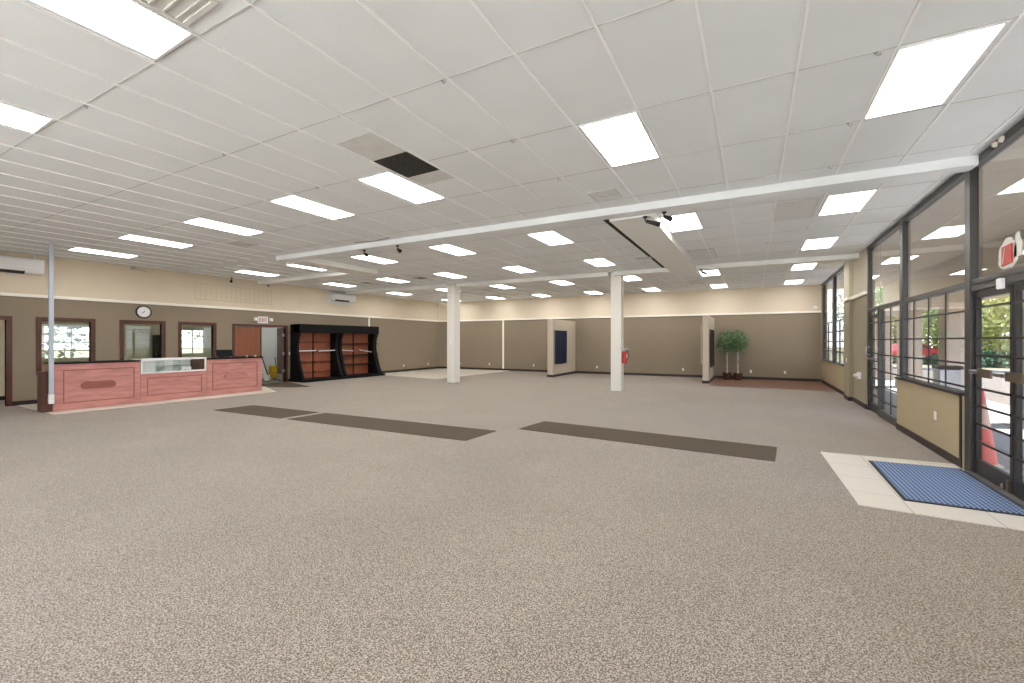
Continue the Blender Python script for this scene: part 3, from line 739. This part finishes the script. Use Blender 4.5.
# wire grid panel high on left wall
t = thing('wall_rack', 'pale wire grid panel mounted high on left wall above the office windows', 'panel', (XL, 8.65, 3.08))
g = MB()
for k in range(5): g.tube([(XL+0.02, 7.33, 3.1+0.135*k), (XL+0.02, 10.0, 3.1+0.135*k)], 0.006 if 0 < k < 4 else 0.013, 6)
k = 7.33
while k < 10.02: g.tube([(XL+0.028, k, 3.09), (XL+0.028, k, 3.65)], 0.006, 6); k += 0.165
obj('grid', g, mat('cream_wire', (212, 203, 180), 0.6), t)
for yy in (7.36, 8.65, 9.97): obj('bracket', MB().box(XL, XL+0.03, yy-0.02, yy+0.02, 3.62, 3.68), 'offwhite', t)

# air conditioners
def ac(y0, y1, z0, z1, label, board):
    t = thing('air_conditioner', label, 'air conditioner', (XL, (y0+y1)/2, z0))
    x0 = XL+(0.03 if board else 0.0); h = z1-z0
    prof = [(x0, z0+0.03), (x0+0.12, z0), (x0+0.20, z0+0.04), (x0+0.235, z0+h*0.35), (x0+0.235, z1-0.03), (x0+0.21, z1), (x0, z1)]
    obj('body', MB().prism(prof, 'y', y0, y1), 'white', t, 0.008)
    obj('louver', MB().prism([(x0+0.125, z0-0.002), (x0+0.203, z0+0.032), (x0+0.212, z0+0.06), (x0+0.205, z0+0.07), (x0+0.13, z0+0.03)], 'y', y0+0.06, y1-0.34), 'blackm', t)
    obj('intake_line', MB().box(x0+0.232, x0+0.238, y0+0.02, y1-0.02, z0+h*0.52, z0+h*0.535), 'offwhite', t)
    if board: obj('backing_board', MB().box(XL, XL+0.03, y0-0.2, y1+0.06, z0-0.14, CH-0.02), 'stain', t)
    obj('drain_duct', MB().box(x0, x0+0.05, y1-0.6, y1-0.3, z0-0.05, z0-0.01), 'offwhite', t)
    obj('cable_cover', MB().box(XL+0.031 if board else XL, XL+0.06, y1-0.17, y1-0.12, z1, CH-0.01), 'lensoff', t)
ac(2.62, 3.74, 3.40, 3.80, 'white wall air conditioner at the far left above the doorway', False)
ac(12.72, 13.87, 3.46, 3.79, 'white wall air conditioner on grey board above the black display shelf', True)

# ------------------------------------------------------------------ counter
XF = -14.29
t = thing('sales_counter', 'long reddish cherry wood counter with black top beside the grey pole', 'counter', (XF-0.3, 5.9, 0.006))
def cunit(y0, y1, h, nm):
    b = obj(nm, MB().box(XF-0.6, XF, y0, y1, 0.006, h), 'cherry', t, 0.006); return b
u1 = cunit(3.42, 5.05, 1.115, 'left_cabinet'); u2 = cunit(5.055, 6.65, 0.775, 'middle_cabinet'); u3 = cunit(6.655, 8.3, 1.10, 'right_cabinet')
obj('countertop', MB().box(XF-0.63, XF+0.03, 3.40, 5.05, 1.115, 1.148), 'black', t, 0.004)
obj('countertop', MB().box(XF-0.63, XF+0.03, 6.66, 8.33, 1.10, 1.135), 'black', t, 0.004)
def ring(y0, y1, z0, z1, w=0.022, d=0.008):
    return MB().box(XF, XF+d, y0, y1, z0, z0+w).box(XF, XF+d, y0, y1, z1-w, z1).box(XF, XF+d, y0, y0+w, z0+w, z1-w).box(XF, XF+d, y1-w, y1, z0+w, z1-w)
obj('moulding', ring(3.58, 4.93, 0.17, 0.97), 'cherryd', u1); obj('moulding', ring(5.2, 6.52, 0.17, 0.66, 0.02), 'cherryd', u2); obj('moulding', ring(6.8, 8.15, 0.17, 0.98, 0.02), 'cherryd', u3)
def stadium(yc, zc, hw, r, m, par):
    pts = []
    for k in range(13): a = -PI/2+PI*k/12; pts.append((yc+hw-r+r*math.cos(a), zc+r*math.sin(a)))
    for k in range(13): a = PI/2+PI*k/12; pts.append((yc-hw+r+r*math.cos(a), zc+r*math.sin(a)))
    obj('inlay', MB().prism(pts, 'x', XF, XF+0.012), m, par)
stadium(4.22, 0.57, 0.33, 0.095, 'cherryd', u1); 
stadium(7.48, 0.56, 0.33, 0.09, 'cherryd', u3); obj('inlay_face', MB().prism([(7.48+0.235+0.078*math.cos(-PI/2+PI*k/12), 0.56+0.078*math.sin(-PI/2+PI*k/12)) for k in range(13)]+[(7.48-0.235+0.078*math.cos(PI/2+PI*k/12), 0.56+0.078*math.sin(PI/2+PI*k/12)) for k in range(13)], 'x', XF+0.012, XF+0.015), 'cherry', u3)
obj('side_shelf', MB().box(XF-0.36, XF-0.02, 3.24, 3.415, 0.006, 0.95), 'dwood', t, 0.004)
# glass showcase top
t = thing('glass_showcase', 'white framed glass showcase set in the middle of the counter', 'showcase', (XF-0.3, 5.85, 0.777))
z0, z1, y0, y1 = 0.777, 1.17, 5.07, 6.64
f = MB()
for yy in (y0, y1-0.04):
    for xx in (XF-0.6, XF-0.04): f.box(xx, xx+0.04, yy, yy+0.04, z0, z1)
for zz in (z0, z1-0.04):
    for xx in (XF-0.6, XF-0.04): f.box(xx, xx+0.04, y0+0.04, y1-0.04, zz, zz+0.04)
    for yy in (y0, y1-0.04): f.box(XF-0.57, XF-0.04, yy, yy+0.04, zz, zz+0.04)
f.box(XF-0.57, XF-0.04, y0+0.04, y1-0.04, z0, z0+0.012)
obj('frame', f, 'white', t)
obj('front_glass', MB().box(XF-0.018, XF-0.012, y0+0.04, y1-0.04, z0+0.04, z1-0.04), 'glass_case', t)
obj('top_glass', MB().box(XF-0.57, XF-0.04, y0+0.04, y1-0.04, z1-0.018, z1-0.012), 'glass_case', t)
obj('back_panel', MB().box(XF-0.59, XF-0.58, y0+0.04, y1-0.04, z0+0.04, z1-0.04), 'white', t)
for yy in (5.62, 6.02): obj('divider', MB().box(XF-0.57, XF-0.1, yy, yy+0.012, z0+0.012, z1-0.05), 'glass_case', t)
obj('glass_shelf', MB().box(XF-0.57, XF-0.2, 5.5, y1-0.16, z0+0.17, z0+0.178), 'glass_case', t)
obj('end_panel', MB().box(XF-0.57, XF-0.05, y1-0.17, y1-0.04, z0+0.012, z1-0.04), 'dwood', t)
tag(obj('display_box', MB().box(XF-0.42, XF-0.12, 5.12, 5.42, z0+0.013, z0+0.30), 'white', None, 0.01), 'white box at the left end inside the glass showcase', 'box')
tag(obj('display_box', MB().box(XF-0.3, XF-0.12, 6.05, 6.30, z0+0.013, z0+0.13), 'white', None, 0.01), 'small white box at the middle right inside the glass showcase', 'box')
tag(obj('display_tray', MB().box(XF-0.14, XF-0.05, 5.95, 6.14, z0+0.013, z0+0.045).box(XF-0.14, XF-0.05, 5.95, 5.96, z0+0.045, z0+0.05).box(XF-0.14, XF-0.05, 6.13, 6.14, z0+0.045, z0+0.05), 'blackm'), 'little black tray at the front inside the glass showcase', 'tray')
# items on the counter
t = thing('monitor', 'low dark register screen on the right part of the counter', 'monitor', (XF-0.4, 7.3, 1.135))
obj('screen', MB().prism([(XF-0.45, 1.16), (XF-0.40, 1.16), (XF-0.47, 1.38), (XF-0.50, 1.38)], 'y', 7.14, 7.60), 'black', t)
obj('base', MB().box(XF-0.56, XF-0.34, 7.24, 7.50, 1.135, 1.165), 'blackm', t, 0.004)
t = thing('keyboard', 'flat dark keyboard lying right of the register screen', 'keyboard', (XF-0.35, 7.88, 1.135))
obj('tray', MB().box(XF-0.5, XF-0.28, 7.66, 8.14, 1.135, 1.15), 'blackm', t, 0.003)
kk = MB()
for i in range(4):
    for j in range(12): kk.box(XF-0.49+i*0.05, XF-0.455+i*0.05, 7.68+j*0.038, 7.705+j*0.038, 1.15, 1.156)
obj('keys', kk, 'ink', t)
for yy, lb in ((7.92, 'small white cup left of another on the counter right end'), (8.2, 'small white cup at the right end of the counter')):
    tag(obj('cup', MB().lathe([(0.02, 0), (0.026, 0.05), (0.024, 0.05), (0.018, 0.005)], (XF-0.2, yy, 1.135), 12), 'white'), lb, 'cup')
# pole
t = thing('power_pole', 'tall grey utility pole from ceiling down past the counter end', 'pole', (-14.24, 3.37, 0.2))
obj('pole', MB().box(-14.275, -14.195, 3.33, 3.41, 0.42, CH-0.001), 'steel', t, 0.008)
obj('foot_cap', MB().box(-14.28, -14.19, 3.325, 3.415, 0.2, 0.42), 'white', t, 0.006)
for z in (0.3, 0.38): obj('clamp', MB().box(-14.285, -14.185, 3.32, 3.42, z, z+0.015), 'lensoff', t)

# ------------------------------------------------------------------ black display shelf
YS0, YS1 = 10.74, 14.92
t = thing('display_shelf', 'large black curved display shelf unit with reddish wood back panels', 'shelf', (-16.1, 12.8, 0))
def sprof(top=2.34):
    pts = [(-15.92, top), (-15.92, 2.0), (-16.02, 1.75), (-16.06, 1.5), (-16.05, 1.25), (-15.98, 0.95), (-15.87, 0.6), (-15.76, 0.3), (-15.66, 0.12), (-15.66, 0.0)]
    return [(-16.5, 0.0), (-16.5, top)]+pts
def spn(a, b): obj('side_panel', MB().prism(sprof(), 'y', a, b), 'black', t)
spn(YS0, YS0+0.09); spn(12.56, 12.70); spn(12.78, 12.90); spn(YS1-0.22, YS1)
obj('header', MB().box(-16.3, -15.86, YS0+0.0, YS1-0.02, 1.99, 2.35), 'black', t, 0.01)
obj('plinth', MB().box(-16.48, -15.50, YS0-0.06, YS1+0.04, 0.0, 0.09), 'black', t, 0.01)
for a, b in ((YS0+0.09, 12.56), (12.90, YS1-0.22)):
    m_ = (a+b)/2
    obj('back_panel', MB().box(-16.44, -16.40, a, m_-0.02, 0.09, 1.99), 'redwood', t)
    obj('back_panel', MB().box(-16.44, -16.40, m_+0.02, b, 0.09, 1.99), 'redwood', t)
    obj('upright', MB().box(-16.45, -16.37, m_-0.02, m_+0.02, 0.09, 1.99), 'black', t)
a, b = 12.90, YS1-0.22
for z in (0.55, 0.98, 1.50): obj('shelf', MB().box(-16.40, -16.1, a, b, z, z+0.035), 'black', t)
for z in (0.55, 0.98, 1.50): obj('shelf_peg', MB().box(-16.1, -15.98, YS1, YS1+0.06, z, z+0.03), 'black', t)
a, b = YS0+0.09, 12.56
for z in (0.35, 0.78, 1.24, 1.62): obj('glass_shelf', MB().box(-16.40, -16.12, a, b, z, z+0.012), 'glass_case', t)
for z in (0.35, 0.78, 1.24, 1.62):
    obj('shelf_bracket', MB().box(-16.37, -16.2, (a+b)/2-0.01, (a+b)/2+0.01, z-0.03, z).box(-16.40, -16.36, a, b, z-0.02, z), 'black', t)
def strip(y0, z0_, y1, z1_, x=-16.08):
    n_ = 14; mb = MB()
    for i in range(n_):
        u0, u1 = i/n_, (i+0.72)/n_
        ya, yb2 = y0+(y1-y0)*u0, y0+(y1-y0)*u1; za = z0_+(z1_-z0_)*(u0+u1)/2
        mb.box(x, x+0.008, ya, yb2, za-0.02, za+0.02)
    mb.box(x-0.004, x, y0, y1, min(z0_, z1_)-0.012, max(z0_, z1_)+0.012) if abs(z0_-z1_) < 0.02 else None
    obj('price_strip', mb, 'white', t)
strip(a+0.02, 1.25, 11.62, 1.25); strip(11.74, 1.23, b, 1.25)
strip(12.92, 1.25, 13.62, 1.20, -16.15); strip(13.95, 1.24, 14.72, 1.12, -16.15)

# ------------------------------------------------------------------ curtains
def curtain(x, y0, y1, z0_, z1_, m, label, folds):
    t = thing('curtain', label, 'curtain', (x, (y0+y1)/2, z0_))
    NY, NZ = folds*8, 8; vs_ = []; th = 0.006
    for s_ in (0, 1):
        for j in range(NZ+1):
            v = j/NZ
            for i in range(NY+1):
                u = i/NY; am = 0.022*(0.5+0.5*(1-v))
                vs_.append((x+0.045+am*math.sin(u*folds*2*PI+0.4*math.sin(3*v))+s_*th, y0+(y1-y0)*u+0.03*(1-v)*math.sin(u*5), z0_+(z1_-z0_)*v+0.012*math.sin(u*9)*(1-v)))
    W = NY+1; off = W*(NZ+1); fs = []
    for j in range(NZ):
        for i in range(NY):
            q = (j*W+i, j*W+i+1, (j+1)*W+i+1, (j+1)*W+i); fs.append(q[::-1]); fs.append(tuple(k+off for k in q))
    mb = MB(); mb._add(vs_, fs, True)
    obj('cloth', mb, m, t)
    obj('rod', MB().tube([(x+0.05, y0-0.04, z1_+0.01), (x+0.05, y1+0.04, z1_+0.01)], 0.012, 8).box(x, x+0.05, y0, y0+0.02, z1_, z1_+0.02).box(x, x+0.05, y1-0.02, y1, z1_, z1_+0.02), 'blackm', t)
curtain(-7.99, 18.08, 19.5, 0.58, 2.13, 'navy', 'navy blue curtain hanging on the left partition wall', 6)
curtain(-1.52, 18.5, 20.3, 0.60, 2.10, 'maroon', 'dark maroon curtain hanging on the right partition wall beside the trees', 6)
t = thing('display_board', 'narrow pale board standing proud left of the right partition', 'panel', (-1.85, 19.0, 0.7))
obj('board', MB().box(-1.84, -1.80, 18.6, 19.6, 0.72, 2.3), 'part', t)
obj('batten', MB().box(-1.80, -1.74, 18.8, 18.86, 0.8, 2.2).box(-1.80, -1.74, 19.3, 19.36, 0.8, 2.2), 'dwood', t)

# fire extinguisher on the right column (+x face)
xc, yc = -4.14+0.345, 14.1
t = thing('fire_extinguisher', 'red fire extinguisher hung on the side of the right column', 'fire extinguisher', (xc+0.09, yc, 0.92))
obj('cylinder', MB().lathe([(0.03, 0), (0.078, 0.015), (0.08, 0.05), (0.08, 0.34), (0.06, 0.39), (0.03, 0.41)], (xc+0.09, yc, 0.92), 20), 'red', t)
obj('valve', MB().lathe([(0.025, 0), (0.02, 0.05)], (xc+0.09, yc, 1.33), 12).box(xc+0.05, xc+0.22, yc-0.012, yc+0.012, 1.37, 1.385).box(xc+0.05, xc+0.20, yc-0.012, yc+0.012, 1.41, 1.425), 'chrome', t)
obj('hose', MB().tube([(xc+0.12, yc, 1.36), (xc+0.2, yc-0.02, 1.34), (xc+0.215, yc-0.02, 1.2), (xc+0.19, yc-0.02, 1.05)], 0.013, 8), 'rubber', t)
obj('label_plate', MB().box(xc+0.165, xc+0.173, yc-0.04, yc+0.04, 1.08, 1.24), 'white', t)
obj('wall_hook', MB().box(xc, xc+0.02, yc-0.03, yc+0.03, 1.15, 1.35), 'chrome', t)
t = plate('call_point', 'small white device high on the side of the right column', 'switch', 'R', 14.2, 0, 1.66)
t.location.x = xc
for ch in t.children: ch.location.x += 0.012

# ------------------------------------------------------------------ potted trees
def leafcloud(c_, rx, ry, rz, n_, size, rnd, shell=0.45):
    mb = MB()
    for i in range(n_):
        while True:
            p = Vector((rnd.uniform(-1, 1), rnd.uniform(-1, 1), rnd.uniform(-1, 1)))
            if shell < p.length < 1: break
        lump = 1+0.12*math.sin(p.x*7+c_[0])*math.cos(p.y*6+p.z*5)
        q = Vector((c_[0]+p.x*rx*lump, c_[1]+p.y*ry*lump, c_[2]+p.z*rz*lump))
        d = Vector((rnd.gauss(0, 1), rnd.gauss(0, 1), rnd.gauss(-0.3, 0.8))).normalized()
        s1 = d.cross(Vector((rnd.gauss(0, 1), rnd.gauss(0, 1), rnd.gauss(0, 1)))).normalized()
        L = size*rnd.uniform(0.7, 1.3); w_ = L*0.28
        nn = d.cross(s1)*L*0.06
        mb._add([q, q+d*L*0.5+s1*w_+nn, q+d*L, q+d*L*0.5-s1*w_+nn], [(0, 1, 2, 3)])
    return mb
def potted(x, y, label, seed, h, r):
    rnd = random.Random(seed)
    t = thing('potted_tree', label, 'plant', (x, y, 0.006), 'potted ficus trees by the right partition')
    pot = obj('basket', MB().lathe([(0.13, 0), (0.16, 0.12), (0.175, 0.27), (0.18, 0.29), (0.165, 0.29), (0.15, 0.24)], (x, y, 0.006), 20), 'wicker', t)
    obj('filler', MB().lathe([(0.158, 0.0), (0.155, 0.02), (0.08, 0.03)], (x, y, 0.24), 16), 'soil', t)
    tr = MB()
    for k in range(3):
        a = 2*PI*k/3+seed; bx_, by_ = 0.03*math.cos(a), 0.03*math.sin(a)
        tr.tube([(x+bx_, y+by_, 0.24), (x-bx_*0.6, y-by_*0.6, 0.6), (x+bx_*0.8, y+by_*0.8, 0.95), (x-bx_*2, y-by_*2, h-0.25), (x-bx_*7, y-by_*7, h+0.2)], [0.022, 0.02, 0.018, 0.014, 0.005], 8)
    for k in range(9):
        a = rnd.uniform(0, 2*PI); zz = rnd.uniform(h-0.35, h+0.1)
        tr.tube([(x, y, zz), (x+0.2*math.cos(a), y+0.2*math.sin(a), zz+0.15), (x+0.36*math.cos(a), y+0.36*math.sin(a), zz+0.22)], [0.009, 0.006, 0.003], 5)
    obj('trunk', tr, 'trunk', t)
    obj('foliage', leafcloud((x, y, h), r, r, r*1.08, 900, 0.10, rnd, 0.0), 'leaf', t)
potted(-0.99, 20.5, 'ficus tree in dark basket, left one beside the right partition', 3, 1.62, 0.44)
potted(-0.58, 20.5, 'ficus tree in brown basket, right one of the pair', 11, 1.65, 0.44)
tag(obj('wicker_box', MB().lathe([(0.09, 0), (0.10, 0.1), (0.105, 0.16), (0.09, 0.16)], (-0.84, 20.85, 0.006), 16), 'wicker'), 'small dark pot on the floor between the two potted trees', 'pot')

# ------------------------------------------------------------------ floor mats
def fmat(pts, m, label, h=0.008, border=None):
    t = thing('floor_mat', label, 'mat', (sum(p[0] for p in pts)/4, sum(p[1] for p in pts)/4, 0))
    obj('pile', MB().quadprism(pts, 0.0, h), m, t)
    return t
fmat([(-11.28, 5.40), (-8.84, 5.52), (-8.80, 6.43), (-11.24, 6.31)], 'matdark', 'dark brown carpet strip nearest the counter, leftmost of three')
fmat([(-8.62, 5.54), (-4.17, 5.80), (-4.13, 6.72), (-8.58, 6.46)], 'matdark', 'long dark brown carpet strip in the middle of the three')
fmat([(-3.86, 7.08), (0.26, 6.92), (0.32, 7.85), (-3.76, 8.02)], 'matdark', 'dark brown carpet strip nearest the entrance, rightmost of three')
fmat([(-16.45, 8.75), (-14.5, 9.35), (-13.95, 9.85), (-16.45, 10.62)], 'matdark', 'dark mat on the floor in front of the double door')
t = thing('entry_mat', 'blue ribbed entrance mat with black border on the white tiles', 'mat', (1.85, 6.6, 0.008))
obj('border', MB().quadprism([(1.36, 5.87), (2.33, 5.90), (2.33, 7.66), (1.38, 7.56)], 0.008, 0.016), 'rubber', t)
obj('pile', MB().quadprism([(1.39, 5.90), (2.30, 5.93), (2.30, 7.62), (1.41, 7.53)], 0.016, 0.022), 'bluemat', t)
struct('trim_21', MB().box(XR-0.06, XR, 5.73, 7.58, 0.0, 0.02), 'chrome')

# things on the storefront head
t = thing('storefront_sign', 'red square sign on torn white backing above the entrance door', 'sign', (XR-0.0, 6.68, 2.48))
blob = []
rb = random.Random(4)
for k in range(26):
    a = 2*PI*k/26; r = 0.165*(1+rb.uniform(-0.12, 0.12)); blob.append((6.80+1.3*r*math.cos(a), 2.63+r*math.sin(a)))
XSG = XG-0.003
obj('backing', MB().prism(blob, 'x', XSG-0.006, XSG), 'paper', t)
obj('backing', MB().prism([(6.670, 2.570), (6.650, 2.710), (6.630, 2.810), (6.570, 2.830), (6.550, 2.750), (6.510, 2.710), (6.530, 2.570)], 'x', XSG-0.006, XSG), 'paper', t)
fc = obj('sign_face', MB().prism([(6.680, 2.525), (6.690, 2.730), (6.900, 2.715), (6.900, 2.500)], 'x', XSG-0.018, XSG-0.006), 'signred', t)
obj('crease', MB().prism([(6.875, 2.530), (6.830, 2.700), (6.820, 2.700), (6.865, 2.530)], 'x', XSG-0.021, XSG-0.018), 'paper', fc)
t = thing('door_sensor', 'small white sensor on the door head below the red sign', 'sensor', (XR-0.03, 6.76, 2.24))
obj('housing', MB().box(XR-0.05, XR, 6.72, 6.80, 2.24, 2.36), 'white', t, 0.01)
for i, (y, lb) in enumerate(((6.92, 'round white cap on top window rail, farther of the pair'), (6.78, 'round white cap on top window rail, nearer of the pair'))):
    tag(obj('rail_cap', MB().lathe([(0.035, 0), (0.035, -0.02), (0.02, -0.035)], (XR, y, CH-0.05), 14, 'x'), 'offwhite'), lb, 'cap')

# ------------------------------------------------------------------ outside
struct('ground', MB().box(XR+0.12, 5.6, -20, 60, -0.12, -0.02), 'concrete')
struct('ground', MB().box(5.6, 90, -60, 140, -0.3, -0.10), 'asphalt')
struct('ground', MB().box(-120, XL-4.7, -60, 140, -0.3, -0.10), 'grass')
struct('ground', MB().box(XL-4.7, 5.6, -60, YF-0.21, -0.3, -0.10), 'bounceground')  # unseen ground, made pale to bounce sunlight up onto the ceiling
struct('ground', MB().quadprism([(5.8, 36), (60, 18), (60, 120), (5.8, 120)], -0.10, -0.05), 'grass')
struct('canopy', MB().box(XR+0.17, 5.2, -8, 24.5, 4.05, 4.2).box(5.0, 5.25, -8, 24.5, 2.72, 4.05), 'stucco')
def stonecol(y, label):
    t = thing('stone_column', label, 'column', (4.9, y, -0.02), 'walkway stone columns')
    obj('shaft', MB().box(4.62, 5.18, y-0.28, y+0.28, -0.02, 2.72), 'stone', t)
    obj('base_course', MB().box(4.57, 5.23, y-0.33, y+0.33, -0.02, 0.35), 'stone', t)
stonecol(16.4, 'pinkish stone column outside beyond the barred window, nearer one')
stonecol(20.5, 'pinkish stone column outside, seen left of the nearer one through the bars')
stonecol(24.2, 'pinkish stone column outside, farthest along the walkway')
stonecol(12.3, 'pinkish stone column outside by the entrance doors')
t = thing('trash_bin', 'grey metal bin standing outside beyond the barred window', 'bin', (4.0, 13.9, -0.02))
obj('body', MB().box(3.8, 4.2, 13.7, 14.1, -0.02, 1.0), 'chrome', t, 0.02)
obj('lid', MB().box(3.78, 4.22, 13.68, 14.12, 1.0, 1.08), 'blackm', t, 0.02)
t = thing('traffic_cone', 'large faded red cone standing outside left of the entrance door', 'cone', (2.71, 8.26, -0.02))
obj('body', MB().lathe([(0.16, 0.03), (0.125, 0.30), (0.10, 0.50)], (2.71, 8.26, -0.02), 28), 'cone', t)
obj('collar', MB().lathe([(0.101, 0.50), (0.06, 0.82)], (2.71, 8.26, -0.02), 28), mat('pale_pink_band', (206, 166, 152), 0.6), t)
obj('tip', MB().lathe([(0.059, 0.82), (0.03, 1.02), (0.02, 1.03)], (2.71, 8.26, -0.02), 24), 'cone', t)
obj('foot', MB().box(2.54, 2.88, 8.09, 8.43, -0.02, 0.01), 'offwhite', t, 0.008)

# car
def car(x, y, rz, label, m='carred'):
    t = thing('car', label, 'car', (0, 0, -0.1))
    side = [(-2.15, 0.35), (-2.2, 0.7), (-2.0, 0.88), (-1.35, 0.95), (-0.75, 1.38), (0.55, 1.40), (1.15, 1.0), (1.95, 0.86), (2.2, 0.62), (2.2, 0.35), (1.75, 0.3), (-1.7, 0.3)]
    b = MB()
    b.prism(side, 'y', -0.85, 0.85)
    bd = obj('body', b, m, t, 0.05)
    gl = MB()
    for s_ in (-0.862, 0.852): gl.prism([(-1.15, 0.97), (-0.68, 1.32), (0.48, 1.33), (0.95, 1.0)], 'y', s_, s_+0.01)
    obj('side_windows', gl, 'carglass', t)
    for wx in (-1.35, 1.35):
        for wy in (-0.8, 0.8):
            w_ = obj('wheel', MB().lathe([(0.31, -0.1), (0.32, -0.08), (0.32, 0.08), (0.31, 0.1)], (wx, wy, 0.22), 20, 'y'), 'rubber', t)
            obj('hub_cap', MB().lathe([(0.18, -0.105), (0.18, 0.105)], (wx, wy, 0.22), 16, 'y'), 'chrome', w_)
    t.location = (x, y, -0.1); t.rotation_euler = (0, 0, rz)
car(12.5, 51.9, math.radians(29), 'red car parked far outside beyond the stone columns')
# trees
def tree(x, y, h, r, m, label, seed, n_=2600, leaf=0.45):
    rnd = random.Random(seed)
    t = thing('tree', label, 'tree', (x, y, -0.1), 'trees across the road')
    obj('trunk', MB().tube([(x, y, -0.1), (x+0.1, y, h*0.4), (x, y+0.1, h*0.8)], [0.22, 0.16, 0.06], 8), 'bark', t)
    obj('crown', leafcloud((x, y, h*0.52), r, r, h*0.5, n_, leaf, rnd, 0.3), m, t)
for i, a in enumerate([(16.2, 59.5, 8.5, 3.6, 'leaf2', 'yellow green tree outside beyond the barred window'), (15.6, 42, 7.5, 3.0, 'leaf2', 'yellow green tree outside, straight beyond the door glass'),
                       (20, 44, 9, 3.8, 'leaf3', 'green tree outside at the right of the door glass'), (15.0, 68, 10, 3.8, 'leaf3', 'green tree outside behind the yellow green ones'),
                       (18, 54, 10, 4.4, 'leaf3', 'tall green tree far outside behind the door glass'),                       (27, 50, 11, 4.6, 'leaf3', 'broad green tree farthest right outside'), (24, 36, 7, 3, 'leaf2', 'yellow green tree outside right of the entrance'),
                       (16, 78, 12, 6, 'leaf3', 'large distant tree beyond the parked car')]):
    tree(*a, seed=20+i)
for i, (x, y, h, r, lb) in enumerate([(-27, 6.0, 6, 2.2, 'bare leaning tree behind the left office window'), (-30, 9.8, 7, 2.6, 'green tree behind the left office window'), (-28, 14.5, 6, 2.4, 'green tree behind the right office window')]):
    tree(x, y, h, r, 'leafpale', lb, 50+i, 700, 0.32)
rnd = random.Random(5)
for i, (x, y, rx, ry, h, lb) in enumerate([(13.6, 39.6, 1.6, 1.6, 0.75, 'low dark green hedge outside, left clump behind the door glass'), (17.4, 37.8, 2.1, 1.6, 0.8, 'low dark green hedge outside, middle clump behind the door glass'), (22.3, 36.5, 2.4, 1.6, 0.8, 'low dark green hedge outside, right clump'), (10.4, 42.2, 2.0, 0.9, 0.45, 'low hedge clump outside in front of the red car')]):
    o = obj('hedge', leafcloud((x, y, h*0.5-0.1), rx, ry, h, 1600, 0.22, rnd, 0.1), 'leaf4'); tag(o, lb, 'hedge')
t = thing('sign_post', 'white post standing outside behind the door glass', 'post', (14.2, 38.6, -0.1))
obj('post', MB().box(14.1, 14.3, 38.5, 38.7, -0.1, 1.9), 'white', t, 0.01)
obj('cap', MB().box(14.05, 14.35, 38.45, 38.75, 1.9, 1.98), 'white', t)
struct('kerb', MB().quadprism([(5.8, 35.7), (60, 17.7), (60, 18.0), (5.8, 36.0)], -0.10, 0.03), 'concrete')
struct('kerb', MB().box(5.6, 5.75, -20, 60, -0.1, -0.015), 'concrete')
